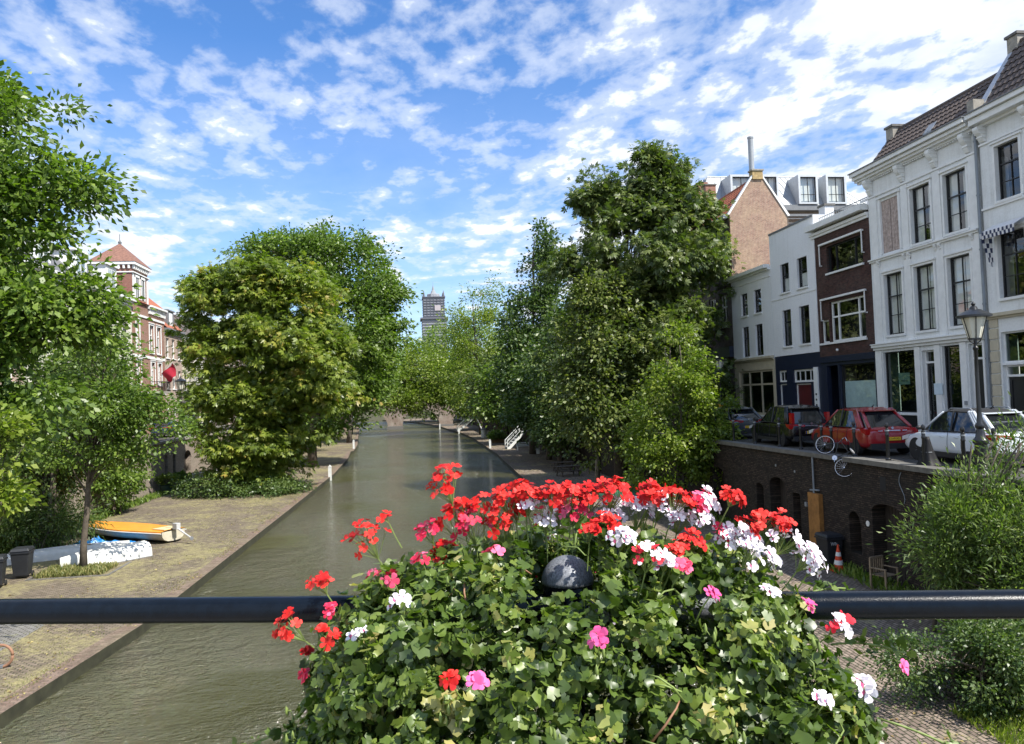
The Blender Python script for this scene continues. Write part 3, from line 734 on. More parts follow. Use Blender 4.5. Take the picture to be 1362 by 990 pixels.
m = M(); m.box(25.6, 26.5, 64, 65, 20, 25.0); obj('chimney', m, bred, zb, world=True)

# generic houses further along both banks
def generic(side, pl, u0, u1, zc, wm, label, nb, rows, roofm, fm=None, trimm=None, z0=4.5, ridge=3.0, group=None, shop=None, dormer=False, pant=True, over=.3, cm=None, rm=None, dep=9):
    f = Fac(side, pl, u0, u1, z0, zc, label, dep, group=group)
    w = (u1 - u0) / nb; ww = min(1.15, w * .55)
    for (za, zb_) in rows:
        for k in range(nb):
            c = u0 + w * (k + .5)
            f.win(c - ww / 2, c + ww / 2, za, zb_, fm=fm or whitetrim, nx=1, rows=(.6,), fw=.08, trim=trimm, tw=.12, curt=[(.1, .9, .0, .45)] if (k + int(za)) % 2 else None)
    c = u0 + w * .5
    f.door(c - .5, c + .5, 4.52, 7.3, navy, trans=6.8)
    for k in range(1, nb):
        c = u0 + w * (k + .5); f.win(c - ww / 2 - .1, c + ww / 2 + .1, 5.2, 7.6, fm=fm or whitetrim, nx=1, rows=(.65,), fw=.09)
    f.wall(wm); f.room(rm or darkin)
    f.bands([(zc - .5, zc - .4, .08), (zc - .25, zc - .12, .2), (zc - .12, zc + .08, over + .1)], cm or whitetrim)
    if roofm: f.gable_roof(zc + .06, ridge, zc + ridge * 1.05, roofm, over=over, dback=dep - 1, pant=pant, endmat=wm)
    else: f.flat_roof(zc - .05)
    return f
for i, (a, b_, zc, wm, nb, rm_, lb) in enumerate((
    (55.4, 62, 17.0, btan, 3, tilered, 'tan brick house behind the tall tree, next to the brick gable'),
    (62, 69, 15.2, white2, 3, tile, 'white rendered house half hidden behind the tall tree'),
    (69, 78, 16.6, bfront, 4, tilered, 'dark brick house behind the dark pointed tree'),
    (78, 90, 14.8, cream, 4, tile, 'cream house beyond the dark pointed tree'),
    (90, 104, 16.2, btan, 5, tilered, 'long tan brick house far down the right bank'),
    (104, 122, 15.0, white2, 6, tile, 'far white house down the right bank'),
    (122, 150, 16.0, bfront, 8, tilered, 'far dark brick row near the arched bridge'))):
    generic('R', 21, a, b_, zc, wm, lb, nb, ((8.7, 10.6), (11.7, 13.4)), rm_, pant=False)

# --- left row -------------------------------------------------------
LX = -24
f = generic('L', LX, 52.0, 71.3, 16.5, lwhite, 'long white stuccoed house with grey mansard beside the brick tower', 6, ((8.9, 11.2), (12.4, 14.8)), slate, fm=blackwood, pant=False, ridge=3.3, over=.35, dep=6.8)
m = M(); f.b(m, 66.5, 68.8, 16.6, 18.9, -2.4, -.3); f.b(m, 66.3, 69.0, 18.9, 19.05, -2.5, -.15); dm = f.part('dormer', m, whitetrim)
m = M(); f.b(m, 66.95, 67.6, 17.0, 18.6, -.3, -.27); f.b(m, 67.75, 68.4, 17.0, 18.6, -.3, -.27); f.part('dormer_pane', m, glass, dm)
for k in (54.5, 60.5):
    m = M(); f.b(m, k, k + 2.2, 16.6, 18.9, -2.4, -.3); f.b(m, k - .2, k + 2.4, 18.9, 19.05, -2.5, -.15); dm = f.part('dormer', m, whitetrim)
    m = M(); f.b(m, k + .4, k + 1.0, 17.0, 18.6, -.3, -.27); f.b(m, k + 1.2, k + 1.8, 17.0, 18.6, -.3, -.27); f.part('dormer_pane', m, glass, dm)
generic('L', LX, 34, 52, 15.6, bpink, 'pale brick house behind the near left trees', 5, ((8.9, 11.0), (12.2, 14.2)), tile, pant=False)
generic('L', LX, 18, 34, 16.2, lwhite, 'white house behind the nearest left trees', 5, ((8.9, 11.0), (12.2, 14.2)), tile, pant=False)
# red brick house with corner tower 71.3..80.3
f = Fac('L', LX, 71.3, 80.3, Z0, 16.6, 'red brick house with a square pyramid-roofed tower, balcony and round archway', 9)
for a in (72.35, 73.9): f.win(a - .0, a + .85, 12.3, 14.9, fm=whitetrim, nx=1, rows=(.65,), fw=.09, trim=whitetrim, tw=.14) if a < 73 else None
for a in (73.0,): pass
for a in (75.9, 78.0): f.win(a, a + 1.15, 12.2, 14.8, fm=whitetrim, nx=1, rows=(.65,), fw=.1, trim=whitetrim, tw=.16)
for a in (72.4, 76.2, 78.2): f.win(a, a + 1.0, 9.2, 11.3, fm=whitetrim, nx=1, rows=(.65,), fw=.1, trim=whitetrim, tw=.16)
f.win(72.4, 73.8, 5.4, 7.8, fm=whitetrim, nx=2, rows=(.65,), fw=.1)
f.holes.append((75.9, 79.1, 4.52, 7.4)); f.wall(bred, rev=1.2); f.room(darkin, d=-2.5)
# arch head filling of the square hole
m = M(); T = f.T; R_ = 1.6; c = 77.5; za = 5.9; n = 14
for k in range(n):
    a0, a1 = PI * k / n, PI * (k + 1) / n
    p0, p1 = (c + R_ * math.cos(a0), za + R_ * .94 * math.sin(a0)), (c + R_ * math.cos(a1), za + R_ * .94 * math.sin(a1))
    m.face([T(p0[0], p0[1], -.0), T(p1[0], p1[1], -.0), T(p1[0], 7.42, -.0), T(p0[0], 7.42, -.0)]); m.face([T(p0[0], p0[1], -.0), T(p1[0], p1[1], -.0), T(p1[0], p1[1], -1.2), T(p0[0], p0[1], -1.2)])
    q0, q1 = (c + 1.85 * math.cos(a0), za + 1.76 * math.sin(a0)), (c + 1.85 * math.cos(a1), za + 1.76 * math.sin(a1))
    m.face([T(p0[0], p0[1], .05), T(p1[0], p1[1], .05), T(q1[0], q1[1], .05), T(q0[0], q0[1], .05)])
f.part('archway', m, bred)
f.bands([(11.6, 11.85, .06), (15.3, 15.5, .08), (8.3, 8.5, .08)], whitetrim, 'string_course'); f.bands([(16.3, 16.45, .2), (16.45, 16.62, .4)], whitetrim, 'cornice', u0=75.5)
m = M()
for k in range(12): f.b(m, 75.7 + k * .4, 75.85 + k * .4, 15.85, 16.3, .01, .2)
f.part('corbel_table', m, whitetrim)
f.gable_roof(16.6, 2.6, 19.0, tilered, over=.2, dback=8, pant=False, endmat=bred)
# tower block
m = M(); f.b(m, 71.3, 75.3, 16.5, 19.7, -3.2, .12); tw = f.part('tower', m, bred, label='square red brick corner tower')
f.part('tower_side', M().box(-27.2, -23.9, 71.24, 71.3, 16.5, 19.7), bredy, tw)
m = M(); f.b(m, 71.0, 75.6, 19.7, 19.95, -3.5, .42); f.b(m, 71.15, 75.45, 19.0, 19.1, -3.35, .28)
for k in range(9): f.b(m, 71.3 + k * .46, 71.46 + k * .46, 19.35, 19.7, .1, .32)
for k in range(8): m.box(-27.1 + k * .42, -26.94 + k * .42, 71.05, 71.28, 19.35, 19.7)
for u in (71.3, 74.95): f.b(m, u, u + .35, 16.6, 19.0, .125, .18)
f.part('tower_cornice', m, whitetrim, tw)
m = M(); ap = (-25.55, 73.3, 22.0); P4 = [(-23.55, 70.95, 19.95), (-23.55, 75.65, 19.95), (-27.55, 75.65, 19.95), (-27.55, 70.95, 19.95)]
for q in range(4): m.face([P4[q], P4[(q + 1) % 4], ap])
f.part('tower_roof', m, tilebrown, tw); f.part('finial', M().lathe([(.12, -.1), (.16, .1), (.04, .3), (.03, .8), (.001, .9)], ap, 8), lead, tw)
m = M()
for a in (72.0, 73.45): f.b(m, a, a + .8, 16.9, 18.7, .125, .15)
tp = f.part('tower_window', m, blackwood, tw)
m = M()
for a in (71.85, 73.3): f.b(m, a, a + .14, 16.8, 18.85, .125, .2); f.b(m, a + .96, a + 1.1, 16.8, 18.85, .125, .2); f.b(m, a, a + 1.1, 18.7, 18.9, .126, .22); f.b(m, a + .5, a + .58, 16.9, 18.7, .15, .17)
f.part('tower_window_surround', m, whitetrim, tw)
# balcony
m = M(); f.b(m, 75.3, 78.0, 8.35, 8.55, .0, 1.2); f.b(m, 76.0, 77.3, 7.9, 8.35, .0, .6); bc = f.part('balcony', m, stone)
m = M()
for k in range(18): u = 75.35 + k * .155; m.tube([T(u, 8.55, 1.15), T(u, 9.45, 1.15)], .018, 5)
for u in (75.35, 77.95):
    for k in range(7): m.tube([T(u, 8.55, .15 + k * .16), T(u, 9.45, .15 + k * .16)], .018, 5)
m.tube([T(75.35, 9.45, .1), T(75.35, 9.45, 1.15), T(77.97, 9.45, 1.15), T(77.97, 9.45, .1)], .03, 6)
f.part('railing', m, blackp, bc)
# flag
fl = thing('flag', 'red flag on a slanting pole above the balcony of the brick tower house', 'flag', T(77.6, 9.6, .1))
pole_e = T(77.2, 11.3, 1.6)
obj('pole', M().tube([T(77.6, 9.6, .1), pole_e], .03, 6), whitetrim, fl, world=True)
m = M(); nx_, ny_ = 14, 8
def fp(i, j):
    s_ = i / nx_; q = j / ny_
    px = Vector(T(77.6, 9.6, .1)).lerp(Vector(pole_e), .98 - .62 * s_)
    return (px.x + .1 * math.sin(4 * q + s_ * 5) + .25 * q, px.y + .6 * q + .16 * math.sin(6 * s_ + 3 * q), px.z - 1.25 * q * (1 - .25 * s_) + .02)
for i in range(nx_):
    for j in range(ny_): m.face([fp(i, j), fp(i + 1, j), fp(i + 1, j + 1), fp(i, j + 1)])
obj('cloth', m, plain('red_flag_cloth', (.45, .02, .045), .7), fl, world=True, smooth=True)
# pale brick with dormer 80.3..86.2
f = generic('L', LX, 80.35, 86.2, 14.9, bpink, 'pale brick house with grey cornice, dormer and orange tiled roof', 3, ((8.9, 10.8), (12.0, 14.0)), tilered, pant=False, ridge=2.8, cm=lead)
m = M(); f.b(m, 82.2, 84.2, 15.0, 16.9, -2.2, -.2); f.b(m, 82, 84.4, 16.9, 17.02, -2.3, -.1); dm = f.part('dormer', m, lead); m = M(); f.b(m, 82.7, 83.7, 15.3, 16.7, -.2, -.17); f.part('dormer_pane', m, whitetrim, dm)
f.chimney(80.9, -2.6, 17, 19.4, 1.2, .7, white2, 3)
f = generic('L', LX, 86.2, 94, 14.5, cream, 'cream stuccoed house with white bay, left bank', 3, ((8.8, 10.8), (11.8, 13.6)), tile, pant=False)
m = M(); f.b(m, 87.5, 91.5, 8.4, 13.9, .0, .9); f.part('bay', m, lwhite)
for i, (a, b_, zc, wm, nb, lb) in enumerate(((94, 104, 14.6, bfront, 4, 'dark brick house behind the chestnut tree, left bank'), (104, 118, 15.4, bpink, 5, 'far pale brick house on the left bank'), (118, 140, 14.8, lwhite, 7, 'far white row on the left bank'), (140, 170, 15.5, btan, 9, 'farthest tan brick row on the left bank'))):
    generic('L', LX, a, b_, zc, wm, lb, nb, ((8.8, 10.7), (11.8, 13.6)), tile, pant=False)

# --- cathedral tower in scaffolding, far away --------------------------
DY = 600; cx = .0346 * DY
tt = thing('church_tower', 'distant grey stone church tower wrapped in scaffolding above the trees', 'tower', (cx, DY, 4.4))
scf = plain('hazed_netting', (.25, .26, .285), .9, var=.25, vscale=.3); scd = plain('scaffold_tube_grey', (.12, .125, .15), .7)  # netting's pale grey stands in for distance haze on the tower
def Zp(y): return 6.85 + (530.5 - y) * DY / 1024 / .995
W1, W2 = 8.1, 9.3
m = M(); m.box(cx - W2, cx + W2, DY - W2, DY + W2, 4.4, Zp(425)); m.box(cx - W1, cx + W1, DY - W1, DY + W1, Zp(425), Zp(398)); obj('shaft', m, scf, tt, world=True)
m = M(); z = 20
while z < Zp(427): m.box(cx - W2 - .4, cx + W2 + .4, DY - W2 - .4, DY - W2, z, z + .55); m.box(cx - W2 - .4, cx - W2, DY - W2, DY + W2, z, z + .55); z += 2.2
while z < Zp(397): m.box(cx - W1 - .5, cx + W1 + .5, DY - W1 - .5, DY - W1, z, z + .6); m.box(cx - W1 - .5, cx - W1, DY - W1, DY + W1, z, z + .6); z += 2.0
for k in range(7): m.box(cx - W1 + k * 2.6, cx - W1 + k * 2.6 + .25, DY - W1 - .5, DY - W1 - .3, Zp(424), Zp(398))
m.box(cx - W2 - 1.4, cx + W2 + 1.4, DY - W2 - 1.4, DY + W2 + 1.4, Zp(426), Zp(424))
m.box(cx - W1 - .8, cx + W1 + .8, DY - W1 - .8, DY + W1 + .8, Zp(397.5), Zp(396.5)); obj('scaffold', m, scd, tt, world=True)
m = M()
for sx in (-1, 1):
    for sy in (-1, 1): m.lathe([(.9, 0), (.7, 2.5), (.05, 5)], (cx + sx * (W1 - .6), DY + sy * (W1 - .6), Zp(396.5)), 6)
for k in range(9): m.box(cx - W1 - .5 + k * 2.1, cx - W1 - .35 + k * 2.1, DY - W1 - .6, DY - W1 - .5, Zp(397), Zp(394.5))
obj('pinnacles', m, scd, tt, world=True)
m = M(); m.lathe([(5.6, 0), (5.2, 2.6), (4.6, 3.0)], (cx, DY, Zp(396.5)), 8); obj('lantern_storey', m, scf, tt, world=True)
m = M(); m.box(cx + .5, cx + 5, DY - W1 - .7, DY - W1 - .55, Zp(415), Zp(408)); obj('netting', m, plain('pinkish_net', (.42, .38, .39), .9), tt, world=True)
m = M().lathe([(4.4, 0), (2.6, 3.2), (1.2, 6), (.3, 9.5), (.08, 10.5), (.05, 13)], (cx, DY, Zp(396.5)), 8); obj('spire', m, plain('spire_lead', (.24, .26, .28), .7), tt, world=True)

# --- quay walls ------------------------------------------------------
def arched_wall(name, label, side, X, y0, y1, z0, z1, ops, mat, deep=1.0, dk=None):
    """ops: (ya, yb, zb, zt, rise): arch-topped opening; mapped like a facade"""
    f = Fac(side, X, y0, y1, z0, z1, label, .6, kind=name); f.root['category'] = 'wall'
    f.holes = [(a, b_, zb_, zt) for a, b_, zb_, zt, r_ in ops]
    f.wall(mat, rev=.45, back=False)
    T = f.T; m = M(); g = M(); n = 10
    for a, b_, zb_, zt, ri in ops:
        c, hw = (a + b_) / 2, (b_ - a) / 2
        for k in range(n):
            a0, a1 = PI * k / n, PI * (k + 1) / n
            p = [(c + hw * math.cos(q), zt - ri + ri * math.sin(q)) for q in (a0, a1)]
            m.face([T(p[0][0], p[0][1], 0), T(p[1][0], p[1][1], 0), T(p[1][0], zt, 0), T(p[0][0], zt, 0)])
            m.face([T(p[0][0], p[0][1], 0), T(p[1][0], p[1][1], 0), T(p[1][0], p[1][1], -.45), T(p[0][0], p[0][1], -.45)])
            q2 = [(c + (hw + .2) * math.cos(q), zt - ri + (ri + .2) * math.sin(q)) for q in (a0, a1)]
            m.face([T(p[0][0], p[0][1], .02), T(p[1][0], p[1][1], .02), T(q2[1][0], q2[1][1], .02), T(q2[0][0], q2[0][1], .02)])
        g.face([T(a, zb_, -.44), T(b_, zb_, -.44), T(b_, zt, -.44), T(a, zt, -.44)])
        w_ = b_ - a
        if w_ > .9:
            for k in range(int(w_ / .16)): f.b(g, a + k * .16, a + k * .16 + .14, zb_, zt - .02, -.43, -.40)
    f.part('arch', m, mat); f.part('cellar_door', g, dk or darkin)
    return f
doorw = plain('dark_cellar_wood', (.028, .022, .018), .7, var=.3)
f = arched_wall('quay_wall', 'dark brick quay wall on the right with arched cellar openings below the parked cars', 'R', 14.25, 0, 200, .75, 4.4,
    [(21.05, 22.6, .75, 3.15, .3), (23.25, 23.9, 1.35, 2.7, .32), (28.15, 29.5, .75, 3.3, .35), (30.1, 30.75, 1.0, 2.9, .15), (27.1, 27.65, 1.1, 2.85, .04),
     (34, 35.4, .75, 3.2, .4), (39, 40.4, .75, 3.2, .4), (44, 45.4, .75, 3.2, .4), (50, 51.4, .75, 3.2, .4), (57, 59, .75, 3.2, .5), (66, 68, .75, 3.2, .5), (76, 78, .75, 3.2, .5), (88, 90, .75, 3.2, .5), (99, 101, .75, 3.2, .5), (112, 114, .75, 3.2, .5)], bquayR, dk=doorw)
f.part('coping', M().box(14.12, 14.6, 0, 200, 4.3, 4.45), plain('quay_coping', (.13, .125, .11), .8, var=.35, vscale=4, bmp=.004), label='worn pale stone coping')
f.part('niche_shade_plate', f.b(M(), 21.8, 22.1, 3.55, 3.98, -.02, .006), darkin)  # flat dark plate; the recess's shade is painted in its colour
f.part('wall_plaque', M().lathe([(.09, 0), (.09, .02)], f.T(22.83, 2.42, .025), 12, axis='x'), whitetrim)
f.part('pale_post', f.b(M(), 23.4, 23.46, 1.35, 2.5, -.3, -.25), whitetrim)
f.part('junction_box', f.b(M(), 26.55, 26.68, 2.45, 2.6, .0, .06), zinc)
f.part('drainpipe', M().tube([f.T(25.95, 4.3, .07), f.T(25.95, 3.0, .07)], .035, 8).tube([f.T(25.6, 3.15, .07), f.T(26.2, 3.1, .07)], .03, 6), greypipe)
f.part('pipe_casing', f.b(M(), 25.5, 26.24, .8, 3.02, .0, .16), plain('orange_timber', (.30, .14, .035), .7, var=.35, vscale=4), label='tall orange-brown wooden pipe casing')
f.part('cable', M().tube([f.T(21.0 + .12 * math.sin(k * .8), 4.2 - k * .13, .03) for k in range(8)], .012, 5), greypipe)
f.part('tie_plate', M().lathe([(.05, 0), (.05, .02)], f.T(28.9, 3.75, .02), 8, axis='x').lathe([(.05, 0), (.05, .02)], f.T(27.4, 3.65, .02), 8, axis='x'), zinc)
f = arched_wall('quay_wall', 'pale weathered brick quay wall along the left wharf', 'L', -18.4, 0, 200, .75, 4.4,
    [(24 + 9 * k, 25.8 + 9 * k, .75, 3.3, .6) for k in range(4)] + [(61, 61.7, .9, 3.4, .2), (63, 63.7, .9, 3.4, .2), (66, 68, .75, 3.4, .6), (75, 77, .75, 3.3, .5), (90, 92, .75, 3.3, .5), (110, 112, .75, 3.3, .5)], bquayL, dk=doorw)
f.part('coping', M().box(-18.75, -18.28, 0, 200, 4.3, 4.47), stone)
f.part('parapet', M().box(-18.72, -18.5, 30, 60, 4.46, 5.1), bquayL)

# --- far arched bridge -------------------------------------------------
br = thing('brick_bridge', 'far three-arched brick bridge across the canal under the trees', 'bridge', (0, 176, 0))
def arch_face(m, y):
    sp_ = [(-14.2, -5.0), (-1.8, 6.5), (9.4, 17)]; zt = 6.6; n = 14; xs = -22
    def Zt(x): return 6.1 + .9 * max(0, 1 - (x / 18) ** 2)
    for a, b_ in sp_:
        m.face([(xs, y, -1), (a, y, -1), (a, y, Zt(a)), (xs, y, Zt(xs))]); c, hw = (a + b_) / 2, (b_ - a) / 2
        for k in range(n):
            q0, q1 = PI - PI * k / n, PI - PI * (k + 1) / n
            p0, p1 = (c + hw * math.cos(q0), 1.0 + 3.9 * math.sin(q0)), (c + hw * math.cos(q1), 1.0 + 3.9 * math.sin(q1))
            m.face([(p0[0], y, p0[1]), (p1[0], y, p1[1]), (p1[0], y, Zt(p1[0])), (p0[0], y, Zt(p0[0]))])
            if y == 174: m.face([(p0[0], 174, p0[1]), (p1[0], 174, p1[1]), (p1[0], 181, p1[1]), (p0[0], 181, p0[1])])
        xs = b_
        if y == 174:
            for x in (a, b_): m.face([(x, 174, -1), (x, 181, -1), (x, 181, 1.0), (x, 174, 1.0)])
    m.face([(xs, y, -1), (24, y, -1), (24, y, Zt(24)), (xs, y, Zt(xs))])
m = M(); arch_face(m, 174); arch_face(m, 181); obj('arches', m, bquayY, br, world=True)
m = M()
for k in range(23):
    x = -22 + 2 * k; za, zb_ = [6.1 + .9 * max(0, 1 - (q / 18) ** 2) for q in (x, x + 2)]
    m.face([(x, 173.8, za), (x + 2, 173.8, zb_), (x + 2, 181.2, zb_), (x, 181.2, za)]); m.face([(x, 173.8, za - .25), (x + 2, 173.8, zb_ - .25), (x + 2, 173.8, zb_), (x, 173.8, za)])
obj('deck', m, stone, br, world=True)
m = M()
for k in range(45):
    x = -22 + k; za = 6.1 + .9 * max(0, 1 - (x / 18) ** 2); m.tube([(x, 174.2, za), (x, 174.2, za + 1)], .03, 4)
m.tube([(x, 174.2, 7.1 + .9 * max(0, 1 - (x / 18) ** 2)) for x in range(-22, 24)], .05, 5); obj('railing', m, blackp, br, world=True)
m = M(); m.prism([(-5.2, 173), (-1.6, 173), (-1.8, 174), (-5.0, 174)], -1, 1.2); m.prism([(6.3, 173), (9.6, 173), (9.4, 174), (6.5, 174)], -1, 1.2); obj('cutwater', m, darkstone, br, world=True)
# crown volumes: depth, then (x, z, half width, half height) of each leaf mass, metres
CR = {
'T3a': (57, [(-13.08, 14.46, 2.2880000000000003, 2.42), (-10.76, 14.41, 3.1096000000000004, 2.71), (-8.51, 13.27, 3.4216, 3.54), (-12.92, 10.69, 2.5584000000000002, 3.23), (-10.36, 9.54, 3.6296000000000004, 3.78), (-6.74, 9.95, 3.1616, 3.82), (-11.49, 5.82, 3.03104, 3.22), (-9.36, 5.14, 2.5088000000000004, 2.97), (-11.57, 2.62, 2.51904, 2.0570000000000004), (-9.96, 2.2, 1.72032, 1.4850000000000003), (-12.6, 7.6, 2.6, 2.0), (-9.6, 7.2, 2.6, 2.0), (-10.8, 4.2, 3.0, 1.6)]),
'T3b': (78, [(-12.06, 21.61, 3.63, 3.0), (-8.08, 21.19, 4.42, 3.01), (-4.48, 18.49, 3.72, 3.79), (-1.95, 16.17, 2.1, 3.04), (-6.11, 13.26, 5.18, 6.01), (-4.4, 10.2, 2.4, 3.6), (-7.6, 6.2, 3.0, 2.4)]),
'T3c': (120, [(-5.6, 14.3, 3.2, 5.0), (-7.0, 9.2, 3.2, 3.0)]),
'T4': (150, [(1.63, 12.6, 5.5, 5.0), (-2.82, 9.2, 5.0, 4.0), (6.59, 10.0, 5.0, 4.6), (0.9, 6.8, 5.6, 2.4)]),
'T4b': (210, [(3.4, 18.46, 6.1, 5.11), (11.58, 19.25, 7.19, 8.22), (19.73, 16.95, 8.31, 10.32), (-0.93, 9.43, 12.16, 5.08), (13.2, 6.88, 12.37, 5.12)]),
'T5': (128, [(8.48, 19.39, 3.14, 3.77), (12.99, 22.44, 3.18, 3.16), (11.53, 16.79, 4.43, 5.05), (10.05, 10.55, 5.04, 5.02), (12.43, 6.71, 4.43, 3.13)]),
'T6': (80, [(14.76, 22.87, 1.13, 1.77), (14.38, 19.26, 2.27, 2.81), (13.39, 14.49, 3.39, 3.35), (12.65, 9.75, 3.7, 3.57), (13.28, 6.2700000000000005, 3.87, 2.3545)]),
'T6b': (64, [(13.31, 8.43, 2.61, 3.83), (12.84, 4.63, 2.6, 2.22), (14.12, 12.24, 1.96, 2.57)]),
'T7': (48, [(16.27, 21.06, 1.47232, 1.3689), (15.16, 19.34, 2.6144, 1.9980000000000002), (12.66, 19.35, 1.1094, 0.7020000000000001), (17.64, 18.1, 2.4252, 2.4480000000000004), (15.25, 15.66, 3.5002, 2.646), (19.34, 16.11, 1.333, 2.673), (17.37, 12.19, 3.1635, 2.6550000000000002), (14.79, 10.79, 3.6005, 3.0690000000000004), (17.17, 7.8, 3.154, 2.637), (10.52, 15.23, 0.8428, 0.783)]),
'T8': (46, [(11.87, 12.54, 2.0, 1.85), (11.28, 9.77, 2.61, 2.78), (10.92, 6.56, 2.6, 2.3), (12.73, 4.65, 2.86, 2.07), (14.05, 7.84, 2.41, 2.79)]),
'T9': (36, [(13.12, 8.65, 0.76, 1.18), (12.85, 6.83, 1.52, 1.54), (12.58, 5.02, 1.97, 1.75), (14.07, 4.41, 1.72, 1.64), (11.93, 3.24, 1.89, 1.08), (14.79, 3.47, 1.15, 1.09), (14.9, 5.4, 0.9, 1.0)]),
'T10': (16.5, [(13.1, 3.9, 0.8, 0.7), (14.3, 4.5, 0.55, 0.9), (14.6, 5.2, 0.3, 0.5), (12.75, 3.0, 1.0, 0.9), (13.75, 3.0, 1.0, 1.2), (13.1, 2.0, 1.25, 0.86), (12.1, 2.3, 0.6, 0.5)]),
'sh': (13.2, [(10.27, 1.63, 0.84, 0.75), (9.21, 1.71, 0.68, 0.34), (11.03, 1.43, 0.78, 0.97), (10.08, 0.96, 0.91, 0.41)]),
'T1': (21, [(-10.51, 14.39, 1.34, 1.36), (-9.08, 14.01, 1.0, 0.98), (-8.47, 12.64, 0.82, 0.69), (-10.02, 11.68, 1.71, 1.55), (-8.95, 11.09, 1.09, 0.97), (-9.87, 9.37, 1.89, 1.53), (-8.43, 9.72, 1.0, 0.88), (-12.12, 11.69, 2.1, 3.06), (-9.72, 7.64, 1.61, 1.15), (-12.2, 8.6, 2.0, 2.4), (-10.8, 6.9, 1.4, 1.1), (-10.6, 8.2, 1.3, 1.2), (-11.6, 10.2, 1.8, 1.6), (-10.2, 9.6, 1.5, 1.4)]),
'T1n': (15, [(-7.34, 6.21, 0.28, 0.61), (-7.42, 5.34, 0.28, 0.33)]),
'T1b': (38, [(-17.6, 6.2, 2.2, 1.8), (-16.2, 7.2, 1.7, 1.3), (-16.7, 4.45, 1.9, 1.2), (-14.6, 6.8, 1.5, 1.4), (-15.2, 8.6, 1.6, 1.2)]),
'T2': (32, [(-12.35, 8.26, 1.39, 1.33), (-11.12, 7.04, 1.26, 1.03), (-9.46, 5.94, 1.08, 0.65), (-12.39, 5.77, 1.52, 0.88), (-13.63, 5.53, 0.96, 0.73), (-11.16, 5.28, 0.98, 0.58), (-10.14, 6.86, 0.84, 0.59), (-12.1, 9.0, 1.1, 0.9)]),
'B': (37, [(-16.29, 2.0, 1.42, 1.17), (-17.69, 1.92, 1.24, 1.49), (-15.18, 2.44, 0.95, 1.01)]),
}
# ------------------------------------------------------------------ trees and plants
G = np.random.default_rng(11)
def unit(v): return v / np.maximum(np.linalg.norm(v, axis=-1, keepdims=True), 1e-9)
LOBE = None
def leaf_arrays(P, A, Nn, S, kind):
    """P base points, A tip directions, Nn leaf normals, S sizes -> verts, faces (as loops), faces per leaf"""
    n = len(P); A = unit(A); B = unit(np.cross(Nn, A)); Nn = np.cross(A, B); s = S[:, None]
    if kind == 'simple' or kind == 'narrow':
        w = .30 if kind == 'simple' else .11
        V = np.stack([P, P + (A * .5 + B * w + Nn * .10) * s, P + (A - Nn * .12) * s, P + (A * .5 - B * w + Nn * .10) * s], 1)
        F_ = (np.arange(n) * 4)[:, None] + np.arange(4)[None]
        return V.reshape(-1, 3), F_, 1
    if kind == 'palm':
        Vs = []
        for a, l in ((-75, .62), (-36, .88), (0, 1.0), (36, .88), (75, .62)):
            a = R(a); D = A * math.cos(a) + B * math.sin(a); E = -A * math.sin(a) + B * math.cos(a); D = D - Nn * .25
            Vs.append(np.stack([P, P + (D * .62 * l + E * .17 * l) * s, P + (D * l - Nn * .12) * s, P + (D * .62 * l - E * .17 * l) * s], 1))
        V = np.stack(Vs, 1).reshape(-1, 3); F_ = (np.arange(n * 5) * 4)[:, None] + np.arange(4)[None]
        return V, F_, 5
def mesh_np(name, V, F_, tone, mats, parent=None, midx=None):
    me = bpy.data.meshes.new(name); nv, nf, k = len(V), len(F_), F_.shape[1]
    me.vertices.add(nv); me.vertices.foreach_set('co', V.astype(np.float32).ravel())
    me.loops.add(nf * k); me.loops.foreach_set('vertex_index', F_.astype(np.int32).ravel())
    me.polygons.add(nf); me.polygons.foreach_set('loop_start', np.arange(0, nf * k, k, dtype=np.int32)); 
    try: me.polygons.foreach_set('loop_total', np.full(nf, k, dtype=np.int32))
    except Exception: pass
    for m_ in (mats if isinstance(mats, (list, tuple)) else [mats]): me.materials.append(m_)
    if midx is not None: me.polygons.foreach_set('material_index', midx.astype(np.int32))
    a = me.attributes.new('tone', 'FLOAT', 'FACE'); a.data.foreach_set('value', tone.astype(np.float32))
    me.update(calc_edges=True); me.validate()
    o = bpy.data.objects.new(name, me); COL.objects.link(o)
    if parent is not None: o.parent = parent
    return o
def lump(p, ph):
    q = p * 1.0
    return (np.sin(q[:, 0] * 1.9 + ph) + np.sin(q[:, 1] * 2.3 + ph * 1.7) + np.sin(q[:, 2] * 2.1 + ph * .6) + np.sin(q[:, 0] * 4.1 + q[:, 2] * 3.3 + ph * 2)) / 4
